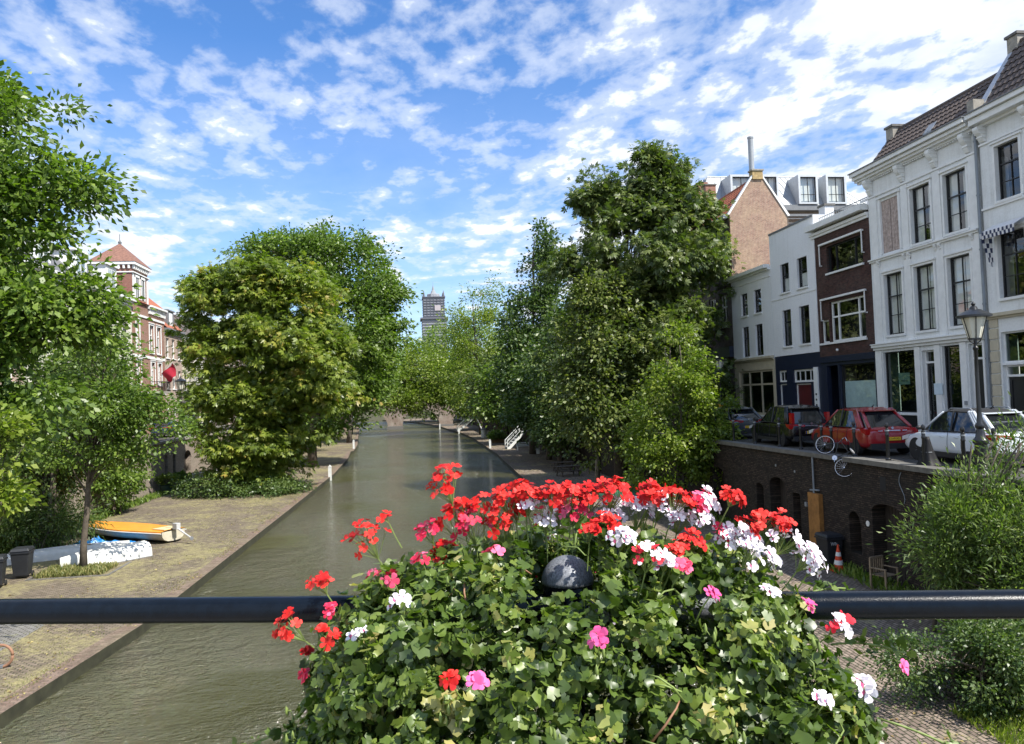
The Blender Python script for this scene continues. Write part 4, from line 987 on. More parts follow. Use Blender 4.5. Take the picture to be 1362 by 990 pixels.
def plant(name, label, cat, base, Y, blobs, n_cl, per, leaf, kind, mat, trunk=.16, height=None, depth=1.0, cr=.55, seed=0, up=.5, droop=.25, gap=-.15, tone_m=.5, group=None, lean=(0, 0), stems=1, tmat=None, jit=.35, shell=.5, limbs=True, tpart='trunk', cpart='crown', flat=.6, toneh=0, off=(0, 0, 0)):
    g = np.random.default_rng(100 + seed)
    bl = np.array([(x, Y + g.uniform(-1, 1) * rx * jit, z, rx, max(rx, rz) * depth, rz) for x, z, rx, rz in blobs]); bl[:, :3] += off
    wt = bl[:, 3] * bl[:, 5]; wt = wt / wt.sum()
    root = thing(name, label, cat, base, group=group)
    C_ = []; tries = 0
    while sum(len(c) for c in C_) < n_cl and tries < 40:
        tries += 1; k = g.choice(len(bl), n_cl, p=wt); d = unit(g.normal(size=(n_cl, 3)))
        r = shell + (1 - shell) * g.random(n_cl) ** .6
        q_ = bl[k, :3] + d * bl[k, 3:]; spr = np.where(g.random(n_cl) < .17, g.uniform(.08, .36, n_cl), 0)
        p = bl[k, :3] + d * bl[k, 3:] * (r * (1 + .10 * g.normal(size=n_cl) + .40 * lump(q_ * (2.1 / max(1, bl[:, 3].mean()) ** .7), seed * 2.1)) + spr)[:, None]
        fr = max(.35, 2.6 / np.sqrt(bl[:, 3].max()))
        ok = (lump(p * fr * .55, seed * 1.3) > gap) & (p[:, 2] > base[2] + .12)
        C_.append(np.c_[p, d][ok])
    C_ = np.concatenate(C_)[:n_cl]; cp, cd = C_[:, :3], C_[:, 3:]
    n = len(cp) * per; ci = np.repeat(np.arange(len(cp)), per)
    csz = cr * g.uniform(.6, 1.35, len(cp))
    off_ = g.normal(size=(n, 3)) * csz[ci][:, None] * .5; off_[:, 2] *= flat
    P_ = cp[ci] + off_
    P_[:, 2] = np.maximum(P_[:, 2], base[2] + .05)
    A_ = unit(off_ * 1.4 + cd[ci] * .5 * csz[ci][:, None] + g.normal(size=(n, 3)) * .35 * cr); A_[:, 2] -= droop
    Nn = g.normal(size=(n, 3)) * .75 + cd[ci] * .3; Nn[:, 2] += up
    S_ = leaf * g.uniform(.6, 1.3, n)
    V, F_, kf = leaf_arrays(P_ - np.array(base), A_, unit(Nn), S_, kind)
    ctone = g.normal(size=len(cp)) * .16
    tone = np.clip(tone_m + ctone[ci] + g.normal(size=n) * .13 + toneh * (P_[:, 2] - bl[:, 2].mean()), 0, 1)
    mesh_np(cpart, V, F_, np.repeat(tone, kf), mat, root)
    # trunk and limbs
    b = Vector(base); zt = (height or (bl[:, 2].max() + bl[np.argmax(bl[:, 2]), 5] * .3)) - base[2]
    top = Vector((bl[:, 0].mean() - base[0], bl[:, 1].mean() - base[1], zt)); m = M(); gr = random.Random(seed)
    for s_ in range(stems):
        tx, ty = (top.x, top.y) if stems == 1 else (top.x + gr.uniform(-1, 1) * bl[:, 3].mean() * .9, top.y + gr.uniform(-1, 1) * bl[:, 3].mean() * .6)
        K = 9; pts = []; rad = []
        b0 = Vector((gr.uniform(-.5, .5), gr.uniform(-.4, .4), 0)) * (0 if stems == 1 else 1)
        for k in range(K):
            f_ = k / (K - 1); wob = trunk * 1.2 * f_
            pts.append((b0.x + (tx - b0.x) * f_ ** 1.6 + lean[0] * f_ + gr.uniform(-wob, wob), b0.y + (ty - b0.y) * f_ ** 1.6 + lean[1] * f_ + gr.uniform(-wob, wob), zt * f_ - (.15 if k == 0 else 0)))
            rad.append(trunk * (1.3 if k == 0 else 1) * (1 - .85 * f_) + .012)
        m.tube(pts, rad, 9)
        if limbs:
            sel = g.permutation(len(cp))[:min(len(cp), 46 if stems == 1 else 9)]
            for q in sel:
                e = Vector(cp[q]) - b; fz = min(.92, max(.22, (e.z / zt) * .72 - .02)); i0 = fz * (K - 1); i1 = int(i0)
                s0 = Vector(pts[i1]).lerp(Vector(pts[min(K - 1, i1 + 1)]), i0 - i1); r0_ = trunk * (1 - .85 * fz) * .42 + .008
                mid = s0.lerp(e, .5) + Vector((gr.uniform(-.1, .1), gr.uniform(-.1, .1), .10)) * (e - s0).length
                m.tube([s0, s0.lerp(mid, .5) + Vector((0, 0, .04 * (e - s0).length)), mid, mid.lerp(e, .55), e], [r0_, r0_ * .8, r0_ * .6, r0_ * .35, .008], 5, cap=False)
    obj(tpart, m, tmat or bark, root, smooth=True)
    return root
G_ch = leafmat('chestnut_leaves', [(0, (.06, .09, .014)), (.5, (.14, .19, .028)), (.8, (.24, .27, .045)), (1, (.33, .25, .06))], .42)
G_mid = leafmat('fresh_leaves', [(0, (.045, .085, .014)), (.5, (.105, .165, .026)), (1, (.22, .29, .055))], .42)
G_dark = leafmat('dark_leaves', [(0, (.024, .050, .014)), (.5, (.058, .102, .026)), (1, (.15, .20, .055))], .32)
G_blue = leafmat('tall_tree_leaves', [(0, (.032, .055, .016)), (.5, (.085, .12, .030)), (1, (.20, .22, .065))], .35)
G_lime = leafmat('lime_leaves', [(0, (.06, .105, .012)), (.5, (.15, .20, .026)), (1, (.29, .33, .06))], .45)
G_bam = leafmat('bamboo_leaves', [(0, (.045, .08, .02)), (.5, (.11, .165, .04)), (1, (.26, .30, .10))], .4)
def C(k): return CR[k]
Y, B_ = C('T3a'); plant('chestnut_tree', 'broad yellow-green chestnut tree leafy to the ground on the left wharf', 'tree', (-11.3, 57.5, .75), Y, B_, 1800, 34, .35, 'palm', G_ch, trunk=.34, cr=.85, seed=3, gap=-.05, tone_m=.5, up=.9, flat=.4)
Y, B_ = C('T3b'); plant('plane_tree', 'taller plane tree rising behind the chestnut on the left bank', 'tree', (-9.6, 77, .75), Y, B_, 1300, 42, .36, 'simple', G_mid, trunk=.4, cr=1.0, seed=4, gap=-.1, tone_m=.42)
Y, B_ = C('T3c'); plant('plane_tree', 'tree further down the left bank overhanging the canal', 'tree', (-9.3, 119, .75), Y, B_, 500, 40, .4, 'simple', G_mid, trunk=.35, cr=1.4, seed=5, tone_m=.5)
Y, B_ = C('T4'); plant('plane_tree', 'bright green tree hanging low over the water before the far bridge', 'tree', (-11.5, 150, .75), Y, B_, 650, 40, .46, 'simple', G_lime, trunk=.35, cr=1.6, seed=6, tone_m=.42)
Y, B_ = C('T4b'); plant('poplar_tree', 'pale green trees massed beyond the far bridge', 'tree', (6, 212, 1.5), Y, B_, 900, 40, .6, 'simple', G_mid, trunk=.5, cr=2.2, seed=7, tone_m=.6)
Y, B_ = C('T5'); plant('ash_tree', 'airy light green tree on the right bank with sky showing through', 'tree', (11.6, 128, .75), Y, B_, 420, 40, .36, 'simple', G_lime, trunk=.3, cr=1.5, seed=8, gap=.0, tone_m=.45)
Y, B_ = C('T6'); plant('conifer_tree', 'dark pointed tree on the right wharf', 'tree', (12.6, 80, .75), Y, B_, 900, 36, .34, 'simple', G_dark, trunk=.3, cr=.85, seed=9, gap=-.12, tone_m=.55, flat=.9)
Y, B_ = C('T6b'); plant('sycamore_tree', 'smaller dark tree between the pointed tree and the tall one', 'tree', (12.4, 64, .75), Y, B_, 520, 36, .3, 'simple', G_dark, trunk=.22, cr=.9, seed=10, tone_m=.6)
Y, B_ = C('T7'); plant('chestnut_tree', 'very tall dark green chestnut tree above the right quay wall', 'tree', (13.3, 48.5, .75), Y, B_, 1500, 30, .34, 'palm', G_blue, trunk=.36, cr=.75, seed=12, gap=.0, tone_m=.5, up=.8, off=(-.4, 0, 0))
Y, B_ = C('T8'); plant('sycamore_tree', 'mid-height tree with a pale leaning trunk before the tall chestnut', 'tree', (12.2, 50.2, .75), Y, B_, 850, 36, .28, 'simple', G_blue, trunk=.15, cr=.65, seed=13, gap=-.05, tone_m=.62, tmat=plain('pale_bark', (.26, .23, .18), .9, var=.4))
Y, B_ = C('T9'); plant('hazel_shrub', 'young bright green shrub against the dark quay wall', 'shrub', (12.8, 36, .75), Y, B_, 800, 30, .18, 'simple', G_lime, trunk=.07, cr=.42, seed=14, gap=-.08, tone_m=.42, stems=4)
Y, B_ = C('T10'); plant('willow_shrub', 'feathery narrow-leaved shrub in front of the right quay wall', 'shrub', (12.9, 17.2, .75), Y, B_, 620, 44, .16, 'narrow', G_bam, trunk=.035, cr=.42, seed=15, gap=-.02, tone_m=.5, stems=9, flat=1.2, up=.2, droop=-.15)
Y, B_ = C('sh'); plant('evergreen_shrub', 'low dark shrub on the paving at the bottom right', 'shrub', (10.6, 13.6, .75), Y, B_, 420, 46, .075, 'simple', G_dark, trunk=.03, cr=.3, seed=16, gap=-.3, tone_m=.55, stems=4)
Y, B_ = C('T1'); plant('elm_tree', 'large near tree filling the left edge of the view', 'tree', (-12.3, 20.6, .75), Y, B_, 1650, 36, .19, 'simple', G_mid, trunk=.26, cr=.62, seed=17, gap=-.02, tone_m=.5, depth=.9)
Y, B_ = C('T1n'); plant('elm_sapling', 'bright lime green sapling twigs at the far left edge', 'tree', (-8.75, 15.2, .75), Y, B_, 60, 26, .13, 'simple', G_lime, trunk=.04, cr=.24, seed=18, tone_m=.6)
Y, B_ = C('T1b'); plant('elder_tree', 'multi-stemmed tree behind the upturned boats', 'tree', (-16.4, 37.5, .75), Y, B_, 900, 34, .2, 'simple', G_dark, trunk=.1, cr=.7, seed=19, gap=-.2, tone_m=.7, stems=6)
Y, B_ = C('T2'); plant('hornbeam_tree', 'slender young tree in a square of grass beside the white boats', 'tree', (-12.7, 31.9, .75), Y, B_, 480, 30, .16, 'simple', G_mid, trunk=.115, cr=.5, seed=20, gap=-.05, tone_m=.45, height=9.5, jit=.5)
Y, B_ = C('B'); plant('bamboo_clump', 'dark bamboo clump behind the wheelie bins', 'shrub', (-16.5, 36.3, .75), Y, B_, 380, 40, .2, 'narrow', G_bam, trunk=.02, cr=.45, seed=21, tone_m=.3, stems=8, flat=1.3, up=.1)
plant('wall_shrub', 'shrub growing against the pale left quay wall beyond the orange boat', 'shrub', (-17.4, 48, .75), 48, [(-17.4, 2.6, 1.2, 1.5), (-17.6, 4.0, .9, 1.0)], 150, 30, .2, 'simple', G_mid, trunk=.05, cr=.45, seed=81, stems=4)
# ground ivy and shrubs below the trees, and trees seen in gaps further on
plant('ivy_patch', 'ivy and nettles spreading under the left chestnut', 'shrub', (-11, 56, .75), 55.6, [(-13.5, 1.3, 2.4, .9), (-10.2, 1.1, 2.6, .7), (-7.9, .95, 1.0, .35)], 360, 34, .16, 'simple', G_dark, trunk=.02, cr=.5, seed=22, tone_m=.6, stems=3)
for i, (x, y, h, rx, mt, lb) in enumerate(((12.9, 72, 11, 2.4, G_dark, 'bushy dark tree between two far trunks on the right wharf'), (12.8, 98, 12, 3.2, G_mid, 'round tree beside the white stairs, right bank'), (12.6, 112, 13, 3.4, G_blue, 'round dark tree beyond the white stairs, right bank'),
    (13.4, 146, 13, 4, G_mid, 'tree at the right end of the far bridge'), (-13, 100, 13, 3.6, G_mid, 'full tree beyond the plane tree on the left bank'), (-15, 133, 15, 4.5, G_mid, 'far left-bank tree before the bridge'), (-16.5, 170, 15, 5, G_lime, 'tree at the left end of the far bridge'), (16.5, 190, 17, 6, G_mid, 'tree behind the right end of the far bridge'), (-6, 225, 16, 6, G_dark, 'dark tree beyond the canal bend'))):
    plant('bank_tree', lb, 'tree', (x, y, .75 if abs(x) < 18 else 4.4), y, [(x, h * .76, rx, h * .24), (x + .8, h * .56, rx * 1.1, h * .2), (x - .9, h * .48, rx, h * .18)], 420, 34, .3 + y * .0012, 'simple', mt, trunk=.25, cr=1.1 + y * .003, seed=30 + i, tone_m=.5)
# flower heads of the bridge planter: position, florets, head radius, colour kind
HEADS = [(-0.124, 2.03, 6.463, 12, 0.05, 'R'), (-0.226, 2.026, 6.386, 8, 0.027, 'R'), (-0.312, 2.013, 6.303, 13, 0.045, 'R'), (-0.069, 2.022, 6.547, 5, 0.016, 'R'), (0.098, 2.005, 6.606, 14, 0.047, 'R'), (0.121, 2.01, 6.568, 10, 0.035, 'R'), (0.11, 2.016, 6.534, 9, 0.039, 'R'), (0.079, 2.024, 6.467, 8, 0.031, 'R'), (0.051, 2.022, 6.521, 7, 0.029, 'K'), (0.154, 2.013, 6.52, 12, 0.043, 'K'), (0.228, 2.006, 6.5, 16, 0.051, 'R'), (0.224, 1.996, 6.583, 12, 0.039, 'R'), (0.272, 1.985, 6.601, 9, 0.029, 'R'), (0.184, 2.005, 6.555, 8, 0.035, 'R'), (0.314, 1.982, 6.58, 12, 0.039, 'R'), (0.358, 1.972, 6.589, 12, 0.035, 'R'), (0.4, 1.961, 6.597, 14, 0.039, 'R'), (0.424, 1.964, 6.547, 12, 0.039, 'K'), (0.367, 1.979, 6.529, 10, 0.035, 'M'), (0.319, 1.988, 6.53, 7, 0.027, 'M'), (0.462, 1.95, 6.576, 12, 0.039, 'R'), (0.518, 1.933, 6.591, 14, 0.042, 'R'), (0.567, 1.922, 6.568, 12, 0.038, 'R'), (0.469, 1.893, 6.518, 8, 0.028, 'R'), (0.419, 1.838, 6.518, 7, 0.026, 'R'), (0.291, 1.989, 6.561, 7, 0.023, 'W'), (0.503, 1.947, 6.526, 14, 0.035, 'W'), (0.573, 1.927, 6.521, 14, 0.039, 'W'), (0.484, 1.771, 6.508, 11, 0.028, 'W'), (0.627, 1.907, 6.544, 12, 0.038, 'W'), (0.671, 1.888, 6.573, 12, 0.038, 'R'), (0.723, 1.867, 6.582, 12, 0.034, 'K'), (0.774, 1.849, 6.567, 8, 0.024, 'R'), (0.684, 1.892, 6.509, 12, 0.034, 'W'), (0.736, 1.869, 6.536, 11, 0.03, 'W'), (0.661, 1.818, 6.489, 12, 0.031, 'R'), (0.612, 1.731, 6.487, 7, 0.021, 'R'), (0.746, 1.869, 6.505, 8, 0.027, 'W'), (0.766, 1.862, 6.486, 6, 0.023, 'K'), (0.808, 1.842, 6.51, 8, 0.026, 'R'), (0.852, 1.822, 6.516, 9, 0.032, 'R'), (0.884, 1.807, 6.518, 8, 0.026, 'R'), (0.779, 1.859, 6.458, 12, 0.034, 'W'), (0.824, 1.838, 6.481, 12, 0.034, 'W'), (0.864, 1.822, 6.441, 14, 0.037, 'W'), (0.904, 1.802, 6.466, 12, 0.037, 'W'), (0.936, 1.788, 6.43, 12, 0.037, 'W'), (0.959, 1.776, 6.404, 7, 0.026, 'W'), (0.774, 1.712, 6.442, 10, 0.031, 'W'), (0.753, 1.594, 6.404, 5, 0.02, 'W'), (0.504, 1.662, 6.477, 10, 0.033, 'M'), (0.547, 1.648, 6.469, 6, 0.02, 'W'), (0.58, 1.637, 6.46, 6, 0.015, 'K'), (-0.043, 1.772, 6.398, 4, 0.022, 'W'), (-0.126, 1.736, 6.329, 5, 0.028, 'W'), (-0.101, 2.032, 6.403, 4, 0.017, 'K'), (-0.059, 1.918, 6.42, 4, 0.015, 'K'), (0.06, 1.541, 6.296, 5, 0.016, 'R'), (0.106, 1.518, 6.296, 3, 0.029, 'P'), (0.355, 1.5, 6.366, 3, 0.027, 'P'), (0.9, 1.573, 6.328, 6, 0.026, 'M'), (0.773, 1.418, 6.237, 5, 0.019, 'W'), (1.07, 1.612, 6.214, 2, 0.013, 'P'), (0.612, 1.564, 6.418, 4, 0.013, 'P'), (0.843, 1.596, 6.371, 3, 0.013, 'P'), (0.89, 1.472, 6.243, 4, 0.018, 'W'), (0.594, 1.912, 6.584, 10, 0.031, 'R'), (0.627, 1.899, 6.593, 8, 0.023, 'R'), (0.015, 1.943, 6.452, 5, 0.019, 'K'), (-0.196, 1.819, 6.312, 4, 0.015, 'R'), (0.18, 1.801, 6.488, 4, 0.014, 'K'), (0.338, 1.986, 6.51, 6, 0.023, 'M'), (0.252, 1.997, 6.547, 8, 0.027, 'R')]
# ------------------------------------------------------------------ the near bridge, its railing and the geranium planter
railpaint = plain('railing_paint', (.003, .006, .011), .24, spec=.22, var=.3, vscale=30, bmp=.0015)
rt = Vector((.971, -.237, 0)); rn = Vector((.237, .971, 0)); rp = Vector((.39, 1.975, 0))
m_, t_, b_ = nt('weathered_cast_iron'); v_ = coords(t_)
b_.inputs['Roughness'].default_value = .5; b_.inputs['Metallic'].default_value = .2
L(t_, ramp(t_, noise(t_, scaled(t_, v_, (1, 1, .5)), 260, 6, .8), [(.36, (.05, .055, .07)), (.5, (.19, .20, .22)), (.64, (.30, .32, .35))]).outputs[0], b_.inputs['Base Color'])
bump(t_, b_, noise(t_, v_, 90, 3), .4, .002); castiron = m_
nb_ = thing('bridge', 'near road bridge with a dark blue-black tubular railing and domed post tops', 'bridge', (0, 0, 5.2))
def RP(u, n_, z): return tuple(rp + rt * u + rn * n_ + Vector((0, 0, z)))
m = M(); m.box(-16, 16, -9, .12, 4.7, 5.2, T=RP); obj('deck', m, stone, nb_, world=True)
m = M()
for x in (-11.5, 11.5): m.box(x - 3, x + 3, -9, .1, -1, 4.7, T=RP)
obj('abutment', m, bquayY, nb_, world=True)
for i in range(-3, 4):
    m = M(); p = RP(i * 2.6, 0, 0)
    m.lathe([(.06, 5.2), (.06, 5.3), (.035, 5.34), (.032, 6.2), (.05, 6.22), (.062, 6.3), (.066, 6.36), (.068, 6.37)], (p[0], p[1], 0), 20)
    po = obj('post', m, railpaint, nb_, world=True, smooth='a')
    k = M().ball((p[0], p[1], 6.365), .0685, 24, half=True); obj('post_cap', k, castiron, po, world=True, smooth=True)
obj('handrail', M().tube([RP(-9, 0, 6.3), RP(-4, 0, 6.3), RP(0, 0, 6.3), RP(4, 0, 6.3), RP(9, 0, 6.3)], .0345, 28), railpaint, nb_, world=True, smooth='a')
obj('lower_rail', M().tube([RP(-9, 0, 5.75), RP(9, 0, 5.75)], .02, 14), railpaint, nb_, world=True, smooth='a')
obj('handrail_sleeve', M().tube([RP(.03, 0, 6.3), RP(.42, 0, 6.3)], .0365, 28), castiron, nb_, world=True, smooth='a')

pl = thing('flower_planter', 'planter of red, white and pink trailing geraniums hung over the bridge railing', 'flowers', (.40, 1.88, 5.55))
m = M()
for s_ in (-1, 1): m.box(-.62, .62, s_ * .22 - .14, s_ * .22 + .14, 5.55, 5.82, T=lambda a, b2, c: tuple(Vector((.4, 1.88, 0)) + rt * a + rn * b2 + Vector((0, 0, c))))
obj('trough', m, blackp, pl, world=True)
cG = np.array([.37, 1.89, 5.97]); Bm = np.array([[.971, -.237, 0], [.237, .971, 0], [0, 0, 1]]); ab = np.array([.68, .5, .50])
g = np.random.default_rng(5)
def mound(n, lo, hi, zmin=-.75):
    d = unit(g.normal(size=(int(n * 2.2), 3))); d = d[d[:, 2] > zmin][:n]
    r = lo + (hi - lo) * g.random(len(d)) ** .7
    r = r * (1 + .085 * lump(d * 5.5, 1.0) + .05 * lump(d * 13, 4.0))
    loc = d * r[:, None] * ab; return cG + loc @ Bm, unit(unit(d / ab) @ Bm)
def lift(Q):
    lo = (Q - cG) @ Bm.T; s1 = np.clip((lo[:, 1] + .05) / .3, 0, 1); s2 = np.clip((lo[:, 0] - .05) / .4, 0, 1)
    Q = Q.copy(); Q[:, 2] += .055 * s1 * (1 - np.abs(lo[:, 0]) / .9).clip(0, 1) + .03 * s1 * s2; return Q
Cc, Cn = mound(760, .86, 1.05); Cc = lift(Cc)
ck = g.integers(0, len(Cc), 46000); csd = g.uniform(.016, .038, len(Cc))
of = g.normal(size=(46000, 3)) * csd[ck][:, None]; of -= Cn[ck] * np.maximum(0, (of * Cn[ck]).sum(1))[:, None] * .35
P_ = Cc[ck] + of; Nn = unit(Cn[ck] * .8 + unit(of) * .9)
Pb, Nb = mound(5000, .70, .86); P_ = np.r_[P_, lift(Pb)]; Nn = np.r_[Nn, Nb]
ctn = np.r_[g.normal(size=len(Cc))[ck] * .13, np.full(len(Pb), -.12)]  # inner leaves toned darker: shade of the gaps between clumps put into colour
# a few trailing shoots beyond the mound
ex = []; exn = []
shoots = []
for (u, n_, z, du, dn, dz, L_) in ((.66, -.1, 6.1, 1, -.1, -.25, .32), (.62, .1, 6.2, 1, .3, .05, .2), (-.62, -.05, 6.05, -1, -.2, .1, .2), (-.6, -.2, 5.95, -1, -.5, -.1, .2), (-.5, .1, 6.25, -.8, .3, .35, .2), (-.3, .3, 6.35, -.5, .3, .5, .17), (.3, -.35, 6.1, .3, -.6, .1, .12), (.72, -.15, 6.0, 1, -.3, -.5, .3), (-.45, .2, 6.33, -.6, .2, .5, .15), (.55, .15, 6.3, .8, .3, .3, .16), (0, .35, 6.42, 0, .3, 1, .12)):
    a = np.array([.40, 1.88, 0]) + np.array([u, n_]) @ Bm[:2]; a[2] = z; dd = unit(np.array([du, dn]) @ Bm[:2] + [0, 0, dz])
    pts = [a + dd * L_ * k / 9 + [0, 0, -.25 * L_ * (k / 9) ** 2] for k in range(10)]; shoots.append(pts)
    for p in pts[3:]:
        for q in range(3): ex.append(p + g.normal(size=3) * .014); exn.append(unit(np.array([0, -.2, 1]) + g.normal(size=3) * .5))
P_ = np.r_[P_, ex]; Nn = np.r_[Nn, exn]; ctn = np.r_[ctn, np.zeros(len(ex))]
# keep the post top clear
kp = np.array([rp.x, rp.y]); dxy = np.linalg.norm(P_[:, :2] - kp, axis=1)
tow = unit(-kp); al = (P_[:, :2] - kp) @ tow; la = np.abs((P_[:, :2] - kp) @ np.array([-tow[1], tow[0]]))
bad = ((dxy < .10) & (P_[:, 2] > 6.25)) | ((al > 0) & (al < .5) & (la < .085) & (P_[:, 2] > 6.335 + .26 * al))
P_, Nn, ctn = P_[~bad], Nn[~bad], ctn[~bad]
n = len(P_); S_ = .0114 * g.uniform(.5, 1.7, n) * (1 + .5 * (g.random(n) < .06))
nrm = unit(Nn * .7 + g.normal(size=(n, 3)) * .55 + [.1, -.1, .35]); A_ = unit(np.cross(nrm, g.normal(size=(n, 3)))); B2 = np.cross(nrm, A_)
ang = [-168, -140, -118, -88, -62, -34, 0, 34, 62, 88, 118, 140, 168]; rad = [.62, .98, .70, 1.05, .74, 1.12, .80, 1.12, .74, 1.05, .70, .98, .62]
rad = [.6, .95, .76, 1.03, .80, .90, 1.08, .90, .80, 1.03, .76, .95, .6]
cup = g.uniform(-.5, .9, n)
V = [P_]
for a, r in zip(ang, rad):
    a = R(a); V.append(P_ + (A_ * math.cos(a) + B2 * math.sin(a)) * (r * S_)[:, None] + nrm * (cup * S_ * r * r * .5 * (1 + .5 * math.cos(3 * a)))[:, None])
V = np.stack(V, 1); K = V.shape[1]; base_i = (np.arange(n) * K)[:, None]
Fs = []
for k in range(1, K - 1): Fs.append(np.concatenate([base_i, base_i + k, base_i + k + 1], 1))
F_ = np.stack(Fs, 1).reshape(-1, 3); tone = np.clip(.43 + ctn + g.normal(size=n) * .18, 0, 1)
gl_ = leafmat('geranium_leaves', [(0, (.026, .048, .011)), (.45, (.082, .13, .021)), (.8, (.17, .22, .042)), (1, (.38, .33, .12))], .34, rough=.38, spec=.5)
o = mesh_np('foliage', V.reshape(-1, 3) - np.array(pl.location), F_, np.repeat(tone, K - 2), gl_, pl)
stemm = plain('flower_stem', (.16, .22, .05), .6, var=.3, vscale=30); stemr = plain('reddish_stem', (.26, .13, .07), .6)
m = M()
for pts in shoots: obj('shoot', M().tube(pts, .0028, 5), stemm, pl, world=True, smooth=True)
P2, N2 = mound(100, .93, 1.03, -.3)
for k in range(len(P2)):
    p = Vector(P2[k]); nn_ = Vector(N2[k]); s_ = Vector(g.normal(size=3)).normalized(); s_ = (s_ - nn_ * s_.dot(nn_)).normalized()
    L_ = g.uniform(.04, .13)
    if (p.xy - Vector((rp.x, rp.y))).length < .13: continue
    if k < 85: obj('stem', M().tube([p, p + s_ * L_ * .4 + nn_ * .03, p + s_ * L_ * .8 + nn_ * .035, p + s_ * L_ + nn_ * .02], [.0026, .0023, .002, .0016], 5), (stemm, stemm, stemr)[k % 3], pl, world=True, smooth=True)
m = M()
P3, N3 = mound(70, .99, 1.07, -.2)
for k in range(len(P3)):
    if np.linalg.norm(P3[k][:2] - kp) < .13: continue
    p = Vector(P3[k]); m = M()
    for q in range(3):
        e = p + Vector(g.normal(size=3)) * .012 + Vector((0, 0, -.005)); m.tube([p - Vector(N3[k]) * .02, e], .0009, 4); m.lathe([(.0008, -.012), (.0032, -.006), (.004, 0), (.0028, .006), (.0006, .012)], tuple(e), 6)
    obj('bud_cluster', m, stemm, pl, world=True, smooth=True)
def petalm(name, stops, rough=.55):
    return leafmat(name, stops, .17, rough, .25, (1, 1, 1))
pet = {'R': petalm('scarlet_petals', [(0, (.36, .006, .008)), (.6, (.60, .018, .013)), (1, (.74, .06, .045))]),
       'K': petalm('crimson_pink_petals', [(0, (.45, .01, .04)), (.5, (.65, .03, .08)), (1, (.74, .16, .28))]),
       'W': petalm('white_petals', [(0, (.66, .60, .66)), (1, (.80, .79, .80))]),
       'M': petalm('mixed_petals', [(0, (.62, .015, .03)), (.49, (.66, .03, .05)), (.51, (.78, .72, .75)), (1, (.8, .78, .8))]),
       'P': petalm('pink_petals', [(0, (.62, .06, .22)), (1, (.78, .16, .36))])}
vein = plain('petal_veins', (.42, .06, .16), .6)
LB = {'R': 'scarlet red', 'K': 'crimson pink', 'W': 'white with purple veins', 'M': 'mixed red and white', 'P': 'bright pink'}
def head(x, y, z, nf, hr, kd, i):
    nf = int(nf * 1.75) if nf > 5 else nf; hr *= 1.0 if nf < 6 else 1.2
    gh = np.random.default_rng(900 + i); c = np.array([x, y, z]); mg = M(); tones = []
    outw = unit(c - cG + np.array([0, -.15, .35]))
    hr = max(hr, .012)
    st = M(); root_ = c - outw * (.07 + hr)
    hub = c - outw * hr * .9
    st.tube([tuple(root_), tuple((root_ + hub) / 2 + gh.normal(size=3) * .004), tuple(hub)], .0017, 5)
    big = 1.25 if nf <= 4 else 1.0
    for q in range(nf):
        d = unit(gh.normal(size=3)); 
        if d @ outw < -.25: d = -d
        fc = c + d * hr * gh.uniform(.55, 1.0) * (1 if nf > 3 else .5)
        st.tube([tuple(hub), tuple(fc - d * .004)], .0008, 4)
        ax = unit(d * .8 + outw * .5 + np.array([.1, -.35, .25]) + gh.normal(size=3) * .3); u_ = unit(np.cross(ax, gh.normal(size=3) * .25 + np.array([1, 0, 0]))); v_ = np.cross(ax, u_)
        sz = .0150 * gh.uniform(.75, 1.12) * big; op = gh.uniform(.05, .5); ft = gh.random()
        for a, ln, wd in ((90 - 26, .95, .30), (90 + 26, .95, .30), (200, 1.0, .42), (270, 1.08, .46), (340, 1.0, .42)):
            a = R(a + gh.uniform(-9, 9)); dr = u_ * math.cos(a) + v_ * math.sin(a); sd = -u_ * math.sin(a) + v_ * math.cos(a)
            tp = dr * math.cos(op) + ax * math.sin(op); cv = gh.uniform(-.12, .2); tw_ = gh.uniform(-.15, .15)
            p0 = fc + tp * .06 * sz; w_ = wd * sz; l = ln * sz; e2 = tp * math.cos(.35) + ax * cv
            sd = unit(sd + ax * tw_)
            A0, A1 = p0 - sd * w_ * .12, p0 + sd * w_ * .12
            B0, B1 = p0 + tp * l * .42 - sd * w_ * .75, p0 + tp * l * .42 + sd * w_ * .75
            C0, C1 = p0 + tp * l * .42 + e2 * l * .34 - sd * w_, p0 + tp * l * .42 + e2 * l * .34 + sd * w_
            D0, D1 = p0 + tp * l * .42 + e2 * l * .58 - sd * w_ * .5 - ax * .05 * sz, p0 + tp * l * .42 + e2 * l * .58 + sd * w_ * .5 - ax * .05 * sz
            mg.face([A0, A1, B1, B0], 1 if (kd == 'W' and ln < 1) else 0); mg.face([B0, B1, C1, C0]); mg.face([C0, C1, D1, D0]); tones += [ft + gh.uniform(-.1, .1)] * 3
    o = obj('flower_head', mg, [pet[kd], vein], pl, world=True, smooth=False)
    at = o.data.attributes.new('tone', 'FLOAT', 'FACE'); at.data.foreach_set('value', np.clip(np.array(tones), 0, 1).astype(np.float32))
    o['label'] = LB[kd] + ' geranium flower head'
    obj('stalk', st, stemm, o, world=True)
g4 = np.random.default_rng(77)
for i, h in enumerate(HEADS):
    h = list(h)
    if h[3] > 6:
        for q in range(3): h[q] += g4.normal() * .011
    head(*h, i)
# smaller spent and opening heads between the big ones
P5, N5 = mound(60, 1.04, 1.10, .25); j = 0
for p, n_ in zip(P5, N5):
    if np.linalg.norm(p[:2] - kp) < .14 or p[1] < 1.95 or j > 22: continue
    head(float(p[0]), float(p[1]), float(p[2]), int(g4.integers(4, 6)), .014, 'RKWRWM'[j % 6] if p[0] > .3 else 'RRK'[j % 3], 200 + j); j += 1
